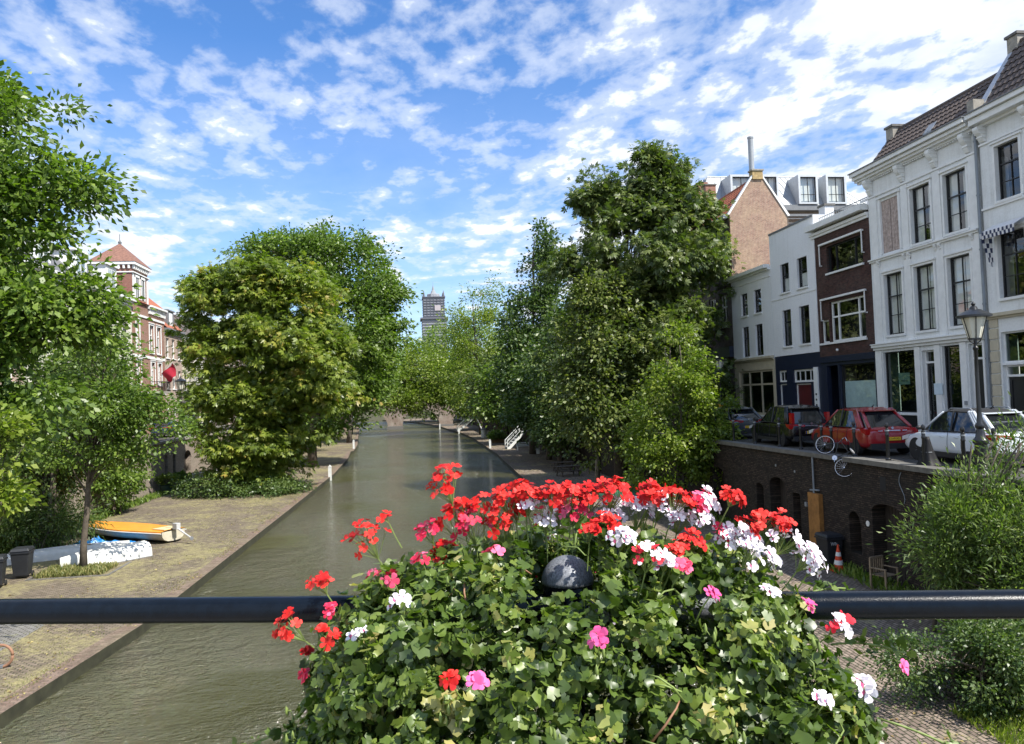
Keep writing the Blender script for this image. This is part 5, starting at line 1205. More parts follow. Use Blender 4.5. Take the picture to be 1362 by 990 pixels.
# ------------------------------------------------------------------ vehicles
glassdark = plain('car_glass', (.012, .014, .016), .04, spec=.8, var=0)
tyre = plain('tyre_rubber', (.014, .014, .014), .8); alloy = plain('alloy_wheel', (.42, .43, .45), .3, metal=.8); chrome = plain('chrome', (.6, .6, .62), .15, metal=1)
plastic = plain('black_plastic', (.02, .02, .021), .55); plateY = plain('yellow_plate', (.75, .48, .02), .5, var=.05); platetx = plain('plate_text', (.01, .01, .01), .6)
redl = plain('red_lens', (.35, .008, .008), .12, var=.1); whitel = plain('clear_lens', (.6, .62, .64), .1); euro = plain('plate_blue', (.01, .04, .3), .5)
def carpaint(n, c): return plain(n, c, .28, spec=.5, var=.03, coat=1.0)
def car(name, label, paint, loc, rz, Ln=4.35, Wd=1.82, Ht=1.5, suv=0, plate=None, roofm=None, rims=alloy, wagon=True, belt=.95):
    t_ = thing(name, label, 'car', loc, rz, group='cars parked along the right quay' if loc[0] > 0 else 'cars parked on the left bank'); h = Wd / 2; Lh = Ln / 2
    # lower body: stations from the tail (-y) to the nose (+y)
    st = [(-Lh, .42, .82, .78), (-Lh + .04, .30, belt - .02, .86), (-Lh + .22, .24, belt + .04, .95), (-Lh + .75, .22, belt + .03, 1.0), (-.6, .22, belt, 1.0), (.4, .22, belt - .02, 1.0), (1.0, .22, belt - .03, 1.0), (Lh - .95, .22, belt - .05, .99), (Lh - .4, .24, belt - .15, .95), (Lh - .1, .3, belt - .27, .86), (Lh, .4, .62, .72)]
    m = M(); n = 0
    ring = lambda y, zb, zt, w: [(0, y, zb), (w * h * .82, y, zb), (w * h * .97, y, zb + .1), (w * h, y, zb + (zt - zb) * .42), (w * h * .985, y, zb + (zt - zb) * .68), (w * h * .965, y, zt - .06), (w * h * .86, y, zt), (0, y, zt + .03)]
    rs = []
    for s_ in st:
        r_ = ring(*s_); full = r_ + [(-x, y, z) for x, y, z in reversed(r_[1:-1])]; rs.append(full)
    K = len(rs[0])
    for r_ in rs: m.v += r_
    for i in range(len(rs) - 1):
        for k in range(K): m.f.append((i * K + k, i * K + (k + 1) % K, (i + 1) * K + (k + 1) % K, (i + 1) * K + k)); m.m.append(0)
    m.f.append(tuple(reversed(range(K)))); m.m.append(0); m.f.append(tuple((len(rs) - 1) * K + k for k in range(K))); m.m.append(0)
    bo = obj('body', m, [paint], t_, smooth=True); ss = bo.modifiers.new('sub', 'SUBSURF'); ss.levels = 2; ss.render_levels = 2
    wy = (-Lh + .82, Lh - .88); wr = .335 + suv * .02
    cut = M()
    for y in wy:
        for sx in (-1, 1):
            cut.lathe([(wr + .055, -.17), (wr + .055, .3)], (sx * (h - .06), y, wr), 28, axis='x')
    cu_ = obj('cutter', cut, paint)
    bl_ = bo.modifiers.new('b', 'BOOLEAN'); bl_.object = cu_; bl_.operation = 'DIFFERENCE'; bl_.solver = 'EXACT'
    bpy.context.view_layer.update(); me = bpy.data.meshes.new_from_object(bo.evaluated_get(bpy.context.evaluated_depsgraph_get()))
    bo.modifiers.clear(); bo.data = me; bpy.data.objects.remove(cu_)
    me.polygons.foreach_set('use_smooth', [True] * len(me.polygons)); me.update()
    try: me.set_sharp_from_angle(angle=R(40))
    except Exception: pass
    # greenhouse
    rb, rf, wb, wf = -Lh + (.6 if wagon == 'tall' else .88), .45, -Lh + .14, 1.28
    zt = Ht; zb = belt + .0
    def gh(name, inset, mat, zt_, off, par):
        m = M(); w0, w1 = h * .88 - inset, h * .62 - inset
        B0 = [(-w0 * .86, wb + off, zb), (w0 * .86, wb + off, zb), (w0, wb + .5, zb), (w0, wf - .5, zb), (w0 * .8, wf - off, zb - .03), (-w0 * .8, wf - off, zb - .03), (-w0, wf - .5, zb), (-w0, wb + .5, zb)]
        T0 = [(-w1 * .92, rb + off, zt_ - .07), (w1 * .92, rb + off, zt_ - .07), (w1 + .04, rb + .4, zt_ - .015), (w1 + .04, rf - .5, zt_), (w1 * .85, rf - off * .5, zt_ - .05), (-w1 * .85, rf - off * .5, zt_ - .05), (-w1 - .04, rf - .5, zt_), (-w1 - .04, rb + .4, zt_ - .015)]
        m.v = B0 + T0
        for k in range(8): m.f.append((k, (k + 1) % 8, 8 + (k + 1) % 8, 8 + k)); m.m.append(0)
        m.f.append(tuple(range(8, 16))); m.m.append(0)
        return obj(name, m, mat, par, smooth='a'), B0, T0
    go, B0, T0 = gh('windows', 0, glassdark, zt - .02, 0, t_)
    # roof skin
    m = M(); rv = [(x * 1.02, y, z + .0) for x, y, z in T0]; c_ = (0, (rb + rf) / 2 - .1, zt + .045)
    m.v = [(x, y, z - .05) for x, y, z in rv] + rv + [(x * .6, y * .75 + c_[1] * .25, zt + .03) for x, y, z in rv] + [c_]
    for k in range(8):
        q = (k + 1) % 8
        m.f += [(k, q, 8 + q, 8 + k), (8 + k, 8 + q, 16 + q, 16 + k), (16 + k, 16 + q, 24)]; m.m += [0, 0, 0]
    obj('roof', m, roofm or paint, t_, smooth='a')
    def pil(i, r0_=.035): m = M(); m.tube([B0[i], tuple((Vector(B0[i]) + Vector(T0[i])) / 2 * 1.0 + Vector((0, 0, .01))), T0[i]], r0_, 7); obj('pillar', m, paint, t_, smooth=True)
    for i in (0, 1): pil(i, .06)
    for i in (4, 5): pil(i, .035)
    for sx in (-1, 1):
        i = 2 if sx == 1 else 7
        a, b2 = Vector(B0[i]), Vector(T0[i]); m = M()
        for k in range(3): m.tube([a + Vector((0, -.12 * k - .02, 0)), b2 + Vector((0, -.09 * k, 0))], .055, 6)
        obj('pillar', m, paint, t_, smooth=True)
    for sx in (-1, 1):
        m = M()
        for yb, yt in ((-.35, -.3),):
            m.tube([(sx * h * .905, yb, zb), (sx * (h * .66 + .06), yt, zt - .03)], .03, 6)
        m.tube([(sx * h * .92, wb + .5, zb + .01), (sx * h * .92, wf - .5, zb + .01)], .014, 5)
        obj('window_trim', m, plastic, go)
    # door gaps, handles
    m = M()
    for sx in (-1, 1):
        for y in (.92, -.28, -Lh + 1.28):
            m.tube([(sx * (h * .985), y, .36), (sx * (h * 1.003), y, .56), (sx * (h * .99), y, .75), (sx * h * .955, y, belt - .03)], .007, 4)
    obj('door_gap', m, plastic, bo)
    for sx in (-1, 1):
        for y in (-.1, -Lh + 1.42): obj('handle', M().tube([(sx * h * .985, y, .79), (sx * h * 1.015, y + .05, .8), (sx * h * .985, y + .17, .79)], .013, 6), paint, bo)
    for sx in (-1, 1): obj('sill_cladding', M().box(sx * h * .985 - .02, sx * h * .985 + .02, wy[0] + wr + .07, wy[1] - wr - .07, .2, .34), plastic, bo)
    m = M(); m.box(-h * .8, h * .8, -Lh - .015, -Lh + .25, .25, .44); obj('lower_bumper', m, plastic, bo)
    for y in wy:
        for sx in (-1, 1):
            wh = obj('wheel', M().lathe([(wr - .1, -.10), (wr - .01, -.10), (wr, -.06), (wr, .06), (wr - .01, .10), (wr - .1, .10)], (sx * (h - .12), y, wr), 26, axis='x'), tyre, t_, smooth='a')
            m = M(); x = sx * (h - .035)
            m.lathe([(.05, -.01), (.05, .01)], (x, y, wr), 12, axis='x')
            for k in range(5):
                for dlt in (-.13, .13):
                    a = 2 * PI * k / 5 + dlt; m.tube([(x, y + .04 * math.cos(a), wr + .04 * math.sin(a)), (x - sx * .02, y + (wr - .08) * math.cos(a + dlt * .3), wr + (wr - .08) * math.sin(a + dlt * .3))], .018, 5)
            for k in range(24):
                a0, a1 = 2 * PI * k / 24, 2 * PI * (k + 1) / 24; m.tube([(x - sx * .015, y + (wr - .085) * math.cos(a0), wr + (wr - .085) * math.sin(a0)), (x - sx * .015, y + (wr - .085) * math.cos(a1), wr + (wr - .085) * math.sin(a1))], .014, 5, cap=False)
            obj('rim', m, rims, wh, smooth=True); obj('hub_well', M().lathe([(wr - .09, -.02), (wr - .09, .0)], (sx * (h - .10), y, wr), 20, axis='x'), plastic, wh)
    # lights, mirrors, plate
    for sx in (-1, 1):
        m = M(); y = -Lh
        m.prism([(sx * h * .80, belt - .02), (sx * h * .30, belt - .06), (sx * h * .30, belt - .13), (sx * h * .82, belt - .20)], y - .012, y + .12, T=lambda a, b2, c: (a, c + (abs(a) / h) ** 4 * .12, b2))
        m.prism([(y + .02, belt - .02), (y + .42, belt - .03), (y + .3, belt - .13), (y + .04, belt - .22)], sx * h * .80, sx * h * .965, T=lambda a, b2, c: (c + (a - y) * .02 * sx, a, b2))
        if wagon == 'tall': m.box(sx * h * .78 - .06, sx * h * .78 + .06, y + .06, y + .3, belt, Ht - .25)
        obj('tail_light', m, redl, t_)
        m = M().prism([(Lh - .5, belt - .16), (Lh - .12, belt - .24), (Lh - .1, belt - .36), (Lh - .42, belt - .3)], sx * h * .72, sx * h * .93, T=lambda a, b2, c: (c, a, b2)); obj('headlight', m, whitel, t_)
        mi = M().ball((sx * (h + .09), .88, belt + .08), .1, 10, 1.0, .6, .72); obj('mirror', mi, plastic, t_, smooth=True)
    m = M(); m.box(-.5, .5, -Lh - .005, -Lh + .05, belt - .105, belt - .085); m.lathe([(.045, -.01), (.045, .01)], (0, -Lh - .0, belt + .0), 14, axis='y'); obj('chrome_strip', m, chrome, bo)
    if plate:
        p = obj('number_plate', bevel_m := M().box(-.26, .26, -Lh - .03, -Lh - .012, .53, .64), plateY, t_); p['label'] = 'yellow rear number plate'
        obj('plate_band', M().box(-.26, -.215, -Lh - .034, -Lh - .031, .53, .64), euro, p)
        text_mesh('plate_lettering', plate, .095, platetx, p, Matrix.Translation((.02, -Lh - .033, .585)) @ Matrix(((1, 0, 0, 0), (0, 0, -1, 0), (0, 1, 0, 0), (0, 0, 0, 1))), .001)
    m = M().box(-h * .62, h * .62, rb - .14, rb + .06, Ht - .09, Ht - .055); obj('spoiler', m, paint, t_)
    m = M().tube([(0, rb + .35, Ht + .02), (0, rb + .2, Ht + .14)], [.03, .006], 6); obj('aerial', m, plastic, t_)
    m = M().tube([(-.1, -Lh + .12, belt + .07), (.35, -Lh + .2, belt + .2)], .008, 4); obj('wiper', m, plastic, t_)
    for sx in (-1, 1):
        if suv: obj('roof_rail', M().tube([(sx * h * .62, rb + .3, Ht + .0), (sx * h * .63, rb + .4, Ht + .06), (sx * h * .63, rf - .5, Ht + .06), (sx * h * .62, rf - .35, Ht)], .016, 6), zinc, t_)
    return t_
red = carpaint('metallic_red_paint', (.29, .008, .012)); blk = plain('black_car_paint', (.006, .006, .007), .25, spec=.4, var=.03, coat=.4); wht = carpaint('white_car_paint', (.70, .74, .78)); gry = carpaint('grey_car_paint', (.05, .06, .07))
ZS = 4.404
car('parked_car', 'glossy red hatchback parked beside the bicycle, seen from behind', red, (16.0, 25.95, ZS), R(-4), 4.45, 1.88, 1.58, plate='K-549-XS')
car('parked_car', 'black estate car parked behind the red one', blk, (16.0, 31.2, ZS), R(-4), 4.6, 1.86, 1.62, plate='H-281-LT', wagon='tall')
car('parked_car', 'white crossover with black wheel arches by the nearest street lamp', wht, (16.5, 21.0, ZS), R(-3), 4.35, 1.84, 1.56, suv=1, roofm=plastic)
car('parked_car', 'dark grey car, farthest of those parked on the right quay', gry, (16.1, 37.2, ZS), R(-2), 4.3, 1.8, 1.5, plate='58-NV-TG')
car('parked_car', 'grey car parked before the long white house on the left bank', gry, (-21.6, 62.5, ZS), 0, 4.4, 1.8, 1.5)
car('parked_car', 'dark blue car parked before the brick tower house', carpaint('dark_blue_paint', (.01, .025, .07)), (-21.4, 72, ZS), 0, 4.4, 1.8, 1.5)

# ------------------------------------------------------------------ street lamps and posts
lglass = plain('lamp_glass_frosted', (.72, .70, .58), .35, var=.08)
lp = thing('street_lamp', 'cast iron street lamp with square-shouldered lantern beside the white car', 'street lamp', (14.72, 18.35, ZS), group='old street lamps on the quays')
m = M().lathe([(.20, 0), (.20, .12), (.16, .16), (.15, .75), (.19, .80), (.19, .86), (.12, .95), (.10, 1.1), (.085, 1.15), (.115, 1.2), (.115, 1.26), (.075, 1.32), (.055, 1.6), (.045, 2.6), (.042, 3.2), (.07, 3.24), (.07, 3.28), (.04, 3.32), (.04, 3.5)], n=16); obj('post', m, blackp, lp, smooth='a')
m = M()
for a in range(4):
    q = a * PI / 2 + PI / 4; m.tube([(.03 * math.cos(q), .03 * math.sin(q), 3.38), (.12 * math.cos(q), .12 * math.sin(q), 3.45), (.13 * math.cos(q), .13 * math.sin(q), 3.56)], .014, 5)
obj('bracket', m, blackp, lp)
ln = obj('lantern_frame', (lambda m: [m.tube([(.16 * math.cos(q), .16 * math.sin(q), 3.52), (.31 * math.cos(q), .31 * math.sin(q), 4.08)], .014, 5) for q in [k * PI / 3 for k in range(6)]] and m)(M()), blackp, lp)
obj('lantern_glass', M().lathe([(.155, 3.52), (.30, 4.08)], n=6), lglass, ln)
obj('lantern_roof', M().lathe([(.31, 4.06), (.42, 4.08), (.42, 4.13), (.28, 4.21), (.17, 4.27), (.10, 4.29), (.08, 4.35), (.035, 4.38), (.055, 4.43), (.002, 4.50)], n=12), blackp, lp, smooth='a')
obj('lantern_floor', M().lathe([(.17, 3.49), (.17, 3.53)], n=6), blackp, ln)
dup(lp, (18.75, 44.8, 4.5), label='second street lamp, standing in front of the low white house and the green shrub')
dup(lp, (-18.62, 66.3, 4.42), label='left bank street lamp in front of the brick and cream houses', scale=1.14)
bo_ = thing('bollard', 'black iron quay post with pale band', 'bollard', (14.6, 29.2, 4.45), group='black iron posts along the right quay')
obj('post', M().lathe([(.085, 0), (.085, .05), (.055, .08), (.048, .75), (.06, .77), (.06, .81), (.05, .83), (.052, .98), (.03, 1.0), (.055, 1.04), (.062, 1.09), (.045, 1.14), (.002, 1.17)], n=12), blackp, bo_, smooth='a')
obj('band', M().lathe([(.0615, .905), (.0615, .945)], n=12), zinc, bo_)
bo_['label'] = 'quay post beside the rear door of the black car'
for i, (y, lb) in enumerate(((31.4, 'quay post beside the nose of the black car'), (27.5, 'quay post at the tail of the black car'), (26.0, 'quay post the bicycle wheel leans on'), (25.35, 'twin quay post just behind the bicycle'), (23.95, 'quay post by the rear wheel of the red car'), (22.15, 'quay post between the red and the white car'), (20.45, 'quay post with a black cover at its foot, by the white front wheel'), (18.85, 'quay post before the door of the white car'), (17.75, 'quay post to the right of the near street lamp'), (33.6, 'quay post beside the tail of the dark grey car'), (35.6, 'quay post beside the dark grey car door'), (37.8, 'farthest quay post visible above the green shrub'))):
    dup(bo_, (14.6, y, 4.45), label=lb)
cv = thing('black_cover', 'black plastic cover slumped around a quay post by the white car', 'cover', (14.72, 20.5, 4.45)); cv.scale = (.72, .8, .82)
m = M(); nn = 22; ks = 9
for j in range(ks):
    for k in range(nn):
        a = 2 * PI * k / nn; f_ = j / (ks - 1); r_ = (.34 - .25 * f_ ** .7) * (1 + .14 * math.sin(5 * a + 2 * f_) * (1 - f_)); m.v.append((r_ * 1.15 * math.cos(a) + .05 * (1 - f_), r_ * math.sin(a) * 1.3, .98 * f_))
for j in range(ks - 1):
    for k in range(nn): m.f.append((j * nn + k, j * nn + (k + 1) % nn, (j + 1) * nn + (k + 1) % nn, (j + 1) * nn + k)); m.m.append(0)
m.f.append(tuple((ks - 1) * nn + k for k in range(nn))); m.m.append(0)
obj('cover_cloth', m, plain('black_tarpaulin', (.006, .006, .007), .6, spec=.3, var=.2), cv, smooth=True); obj('cord', M().tube([(.2 * math.cos(a), .25 * math.sin(a), .45) for a in [k * PI / 8 for k in range(17)]], .008, 4), zinc, cv)

# bicycle hanging over the quay edge
by = thing('bicycle', 'bicycle chained to a quay post with one wheel hanging over the edge', 'bicycle', (14.2, 24.9, 4.2), rot=(0, 0, 0))
def wheel(y, z, nm='wheel'):
    w_ = obj(nm, M().tube([(0, y + .34 * math.cos(2 * PI * k / 32), z + .34 * math.sin(2 * PI * k / 32)) for k in range(33)], .019, 6), tyre, by, smooth=True)
    obj('rim', M().tube([(0, y + .318 * math.cos(2 * PI * k / 32), z + .318 * math.sin(2 * PI * k / 32)) for k in range(33)], .014, 6), chrome, w_, smooth=True)
    m = M()
    for k in range(18): a = 2 * PI * k / 18; m.tube([(.02 if k % 2 else -.02, y, z), (0, y + .315 * math.cos(a), z + .315 * math.sin(a))], .0018, 3)
    m.lathe([(.02, -.04), (.02, .04)], (0, y, z), 8, axis='x'); obj('spokes', m, chrome, w_)
wheel(.55, .34); wheel(-.52, .34)
# the wheels rest: rear wheel on the coping, front wheel hanging over the edge
wa, wb2 = Vector((13.85, 24.33, 4.80)), Vector((14.12, 23.85, 4.18))   # hubs
yv = (wb2 - wa).normalized(); xv = Vector((-.55, -.8, .1)); xv = (xv - yv * xv.dot(yv)).normalized(); zv = xv.cross(yv)
Mb = Matrix((xv, yv, zv)).transposed().to_4x4(); Mb.translation = (wa + wb2) / 2 - zv * .34 - yv * .015; by.matrix_world = Mb; by.scale = (.92,) * 3
m = M(); BBk = (0, .08, .3)
for a, b2, r_ in (((0, .55, .34), (0, .2, .78), .009), (BBk, (0, .22, .86), .016), (BBk, (0, -.3, .74), .018), ((0, .2, .80), (0, -.28, .84), .014), ((0, .55, .34), BBk, .011), ((0, -.27, .70), (0, -.30, .92), .018), ((0, -.29, .74), (0, -.52, .34), .014)): m.tube([a, b2], r_, 7)
obj('frame', m, blackp, by); obj('saddle', M().ball((0, .24, .92), .1, 10, .8, 1.35, .4), plain('pale_saddle', (.5, .48, .45), .5), by, smooth=True)
obj('handlebar', M().tube([(-.3, -.05, 1.02), (-.27, -.22, 1.06), (0, -.32, 1.0), (.27, -.22, 1.06), (.3, -.05, 1.02)], .012, 7).tube([(0, -.3, .9), (0, -.32, 1.0)], .012, 6), chrome, by, smooth=True)
obj('crankset', M().lathe([(.09, -.005), (.09, .005)], (.05, .08, .3), 16, axis='x').tube([(.06, .08, .3), (.07, .2, .2)], .01, 5).tube([(-.06, .08, .3), (-.07, -.04, .4)], .01, 5), chrome, by)
obj('mudguard', M().tube([(0, .55 + .37 * math.cos(R(a)), .34 + .37 * math.sin(R(a))) for a in range(0, 181, 15)], .02, 5), blackp, by)

# ------------------------------------------------------------------ on the right wharf
bn = thing('wheelie_bin', 'black wheelie bin with white scrawl standing by the wooden pipe casing', 'bin', (13.82, 24.45, .754), R(4), group='black wheelie bins')
binp = plain('bin_plastic', (.018, .020, .024), .5, var=.2)
def tb(m, x0, x1, y0, y1, z0, X0, X1, Y0, Y1, z1): m.v += [(x0, y0, z0), (x1, y0, z0), (x1, y1, z0), (x0, y1, z0), (X0, Y0, z1), (X1, Y0, z1), (X1, Y1, z1), (X0, Y1, z1)]; i = len(m.v) - 8; m.f += [tuple(i + q for q in w_) for w_ in ((0, 3, 2, 1), (4, 5, 6, 7), (0, 1, 5, 4), (1, 2, 6, 5), (2, 3, 7, 6), (3, 0, 4, 7))]; m.m += [0] * 6; return m
bevel(obj('body', tb(M(), -.24, .24, -.26, .24, .1, -.31, .31, -.34, .34, 1.02), binp, bn), .03)
bevel(obj('lid', tb(M(), -.33, .33, -.37, .36, 1.02, -.28, .28, -.3, .33, 1.12), binp, bn), .02); obj('rim', M().box(-.33, .33, -.36, .36, .94, .99), binp, bn)
for sx in (-1, 1): obj('wheel', M().lathe([(.1, -.03), (.1, .03)], (sx * .26, .26, .1), 14, axis='x'), tyre, bn)
obj('handle', M().tube([(-.25, .38, 1.0), (-.25, .43, 1.03), (.25, .43, 1.03), (.25, .38, 1.0)], .015, 6), binp, bn)
# bins at the left edge first, without the scrawl
dup(bn, (-14.75, 29.7, .754), R(15), label='nearer of the two black wheelie bins at the left edge')
dup(bn, (-14.55, 31.2, .754), R(8), label='farther black wheelie bin, next to the white upturned boat')
text_mesh('scrawl', 'WRO', .17, plain('white_marker', (.6, .62, .62), .7), bn, Matrix.Translation((.02, -.33, .80)) @ Matrix.Rotation(R(8), 4, 'Z') @ Matrix(((1, 0, 0, 0), (0, .08, -1, 0), (0, 1, .08, 0), (0, 0, 0, 1))) @ Matrix.Rotation(R(-6), 4, 'Z'))
cn = thing('traffic_cone', 'orange and white traffic cone by the arched doorway', 'traffic cone', (13.72, 23.75, .754))
orange = plain('cone_orange', (.62, .06, .015), .5, var=.15); conew = plain('cone_white', (.7, .7, .68), .45)
obj('cone', M().lathe([(.17, .05), (.145, .2), (.10, .45), (.055, .70), (.035, .78), (.03, .86)], n=18), orange, cn, smooth='a')
bevel(obj('base', M().box(-.22, .22, -.22, .22, .0, .05), orange, cn), .015); obj('stripe', M().lathe([(.152, .23), (.121, .37)], n=18), conew, cn, smooth='a'); obj('stripe', M().lathe([(.095, .50), (.070, .63)], n=18), conew, cn, smooth='a')
ch = thing('wooden_chair', 'weathered wooden armchair beside the arched doorway', 'chair', (13.75, 21.35, .754), R(20))
cw = plain('grey_teak', (.26, .20, .13), .8, var=.35, vscale=6)
for x, y, zt in ((-.27, -.25, .62), (.27, -.25, .62), (-.27, .25, .92), (.27, .25, .92)): obj('leg', M().box(x - .025, x + .025, y - .025, y + .025, 0, zt), cw, ch)
m = M(); [m.box(-.27, .27, -.24 + k * .095, -.17 + k * .095, .42, .44) for k in range(5)]; obj('seat', m, cw, ch)
m = M(); [m.box(-.22 + k * .09, -.18 + k * .09, .24, .26, .45, .88) for k in range(6)]; m.box(-.27, .27, .235, .265, .86, .93); obj('backrest', m, cw, ch)
for sx in (-1, 1): obj('armrest', M().box(sx * .27 - .035, sx * .27 + .035, -.28, .27, .62, .645), cw, ch)
# picnic table under the sycamore
pt = thing('picnic_table', 'dark wooden picnic table with benches under the tall tree', 'table', (11.6, 57, .754), R(8))
dw = plain('dark_garden_wood', (.075, .06, .048), .8, var=.3, vscale=5)
m = M(); [m.box(-.9, .9, -.36 + k * .15, -.22 + k * .15, .70, .74) for k in range(5)]; obj('tabletop', m, dw, pt)
for sy in (-1, 1): m = M(); m.box(-.9, .9, sy * .75 - .13, sy * .75 + .13, .42, .46); obj('bench', m, dw, pt)
for sx in (-1, 1):
    m = M(); m.tube([(sx * .65, -.7, 0), (sx * .65, -.25, .7)], .045, 6); m.tube([(sx * .65, .7, 0), (sx * .65, .25, .7)], .045, 6); m.box(sx * .65 - .03, sx * .65 + .03, -.8, .8, .36, .42); obj('leg_frame', m, dw, pt)
dup(pt, (11.9, 60.5, .754), R(-6), label='second dark picnic table, behind the first one')
# white timber stairs up to street level
wtim = plain('white_timber', (.66, .68, .66), .6, var=.12)
def stairs(label, loc, rz, rise=3.4, run=3.6, wd=1.0):
    s_ = thing('timber_stairs', label, 'stairs', loc, rz, group='white timber stairs from the right wharf'); n = 12
    for y in (-wd / 2, wd / 2):
        obj('stringer', M().prism([(0, 0), (.35, 0), (run, rise - .3), (run, rise), (0, .12)], y - .03, y + .03, T=lambda a, b2, c: (a, c, b2)), wtim, s_)
    m = M()
    for k in range(n): m.box(run * k / n, run * k / n + .28, -wd / 2 + .03, wd / 2 - .03, rise * (k + 1) / n - .05, rise * (k + 1) / n)
    obj('treads', m, wtim, s_)
    for y in (-wd / 2, wd / 2):
        m = M(); m.tube([(0, y, 0), (0, y, 1.05)], .05, 6); m.tube([(run, y, rise), (run, y, rise + 1)], .05, 6); m.tube([(run / 2, y, rise / 2), (run / 2, y, rise / 2 + 1)], .04, 6)
        m.tube([(0, y, 1.0), (run, y, rise + .95)], .045, 6); m.tube([(0, y, .55), (run, y, rise + .5)], .03, 6); obj('handrail', m, wtim, s_)
    return s_
stairs('nearest white timber stairs with handrails, beside a white bench', (11.0, 89.5, .754), R(8))
stairs('far white stairs rising to the street just before the bridge', (8.6, 143.5, .754), R(5), 3.5, 4.4)
dk = thing('rowing_boat', 'long white boat propped on end against the quay trees', 'boat', (12.0, 126, .754))
m = M()
for j in range(13):
    f_ = j / 12; w_ = .62 * math.sin(PI * min(1, .12 + f_ * .88)) ** .6
    for k in range(7): a = PI * k / 6; m.v.append((-.2 - 1.9 * f_ - .0 * w_ + (0.35 * w_) * math.sin(a), w_ * math.cos(a), .1 + 4.3 * f_))
for j in range(12):
    for k in range(6): i = j * 7 + k; m.f.append((i, i + 1, i + 8, i + 7)); m.m.append(0)
obj('hull', m, wtim, dk, smooth=True); obj('gunwale', M().tube([m.v[j * 7] for j in range(13)], .04, 5).tube([m.v[j * 7 + 6] for j in range(13)], .04, 5), lead, dk)
bw = thing('garden_bench', 'white garden bench beside the nearest white stairs', 'bench', (12.6, 86.5, .754), R(5))
for x in (-.7, .7): obj('leg_frame', M().box(x - .03, x + .03, -.2, .25, 0, .44).box(x - .03, x + .03, .2, .25, .44, .9), wtim, bw)
obj('seat', M().box(-.8, .8, -.22, .22, .44, .48), wtim, bw); m = M(); m.box(-.8, .8, .2, .24, .55, .66); m.box(-.8, .8, .2, .24, .74, .86); obj('backrest', m, wtim, bw)
dup(bw, (13.2, 80.5, .754), R(80), label='second white bench in the shade near the dark pointed tree')
pb = thing('planter_box', 'wooden planter box with a clipped green bush by the canal edge', 'planter', (11.4, 103, .754))
obj('box', M().box(-.9, .9, -.5, .5, 0, .55).box(-.95, .95, -.55, .55, .5, .56), plain('planter_timber', (.26, .16, .07), .7), pb)
plant('clipped_bush', 'round clipped bush growing from the wooden planter box', 'shrub', (11.4, 103, 1.3), 103, [(11.4, 1.75, 1.1, .55)], 110, 30, .2, 'simple', G_mid, trunk=.03, cr=.4, seed=61)
bk = thing('waste_bin', 'white cylindrical bin standing beside the propped boat', 'bin', (11.0, 117, .754))
obj('body', M().lathe([(.42, 0), (.45, 1.2)], n=14), wtim, bk, smooth='a'); obj('lid', M().lathe([(.48, 1.2), (.3, 1.45), (.05, 1.5)], n=14), lead, bk, smooth='a')
mpst = thing('mooring_post', 'white mooring post at the left canal edge near the chestnut', 'mooring post', (-6.75, 65.5, -.2), group='white mooring posts along the canal')
obj('post', M().box(-.13, .13, -.13, .13, -.5, 1.75), wtim, mpst); obj('cap', M().prism([(-.15, 1.75), (.15, 1.75), (0, 1.95)], -.15, .15, T=lambda a, b2, c: (a, c, b2)), wtim, mpst)
for p, lb in (((9.35, 92, .1), 'stout white mooring post at the right canal edge in front of the planter box'), ((8.6, 139, -.1), 'white mooring post at the right edge near the far stairs'), ((6.2, 166, -.1), 'white mooring post beside the right pier of the far bridge'), ((-7.5, 103.5, .2), 'white mooring post at the left edge beyond the chestnut')):
    dup(mpst, p, label=lb, scale=.9)
gb = thing('rowing_boat', 'green upturned boat half hidden under the bright green shrub', 'boat', (12.0, 43.5, .754), R(70))
def hull(m, Ln, Wd, Dp, n=16, k_=9, tr=.72, up=False, keel=.06):
    for j in range(n + 1):
        f_ = j / n; w_ = Wd / 2 * (1 - (max(0, f_ - .35) / .65) ** 2.3) * (tr + (1 - tr) * min(1, f_ / .35)) + .004; sh_ = Dp * (1 + .18 * f_ ** 2)
        for k in range(k_):
            a = PI * k / (k_ - 1); x = w_ * math.copysign(abs(math.cos(a)) ** .75, math.cos(a)); z = -math.sin(a) ** .7 * sh_ * (1 - .35 * f_ ** 3)
            m.v.append((x, (f_ - .5) * Ln, (z + sh_) if not up else -z))
    for j in range(n):
        for k in range(k_ - 1): i = j * k_ + k; m.f.append((i, i + 1, i + k_ + 1, i + k_)); m.m.append(0)
    m.f.append(tuple(range(k_))); m.m.append(0); return m
obj('hull', hull(M(), 3.6, 1.3, .45, up=True), plain('green_hull', (.03, .12, .07), .5), gb, smooth='a'); obj('keel', M().box(-.02, .02, -1.8, 1.2, .44, .49), blackp, gb)

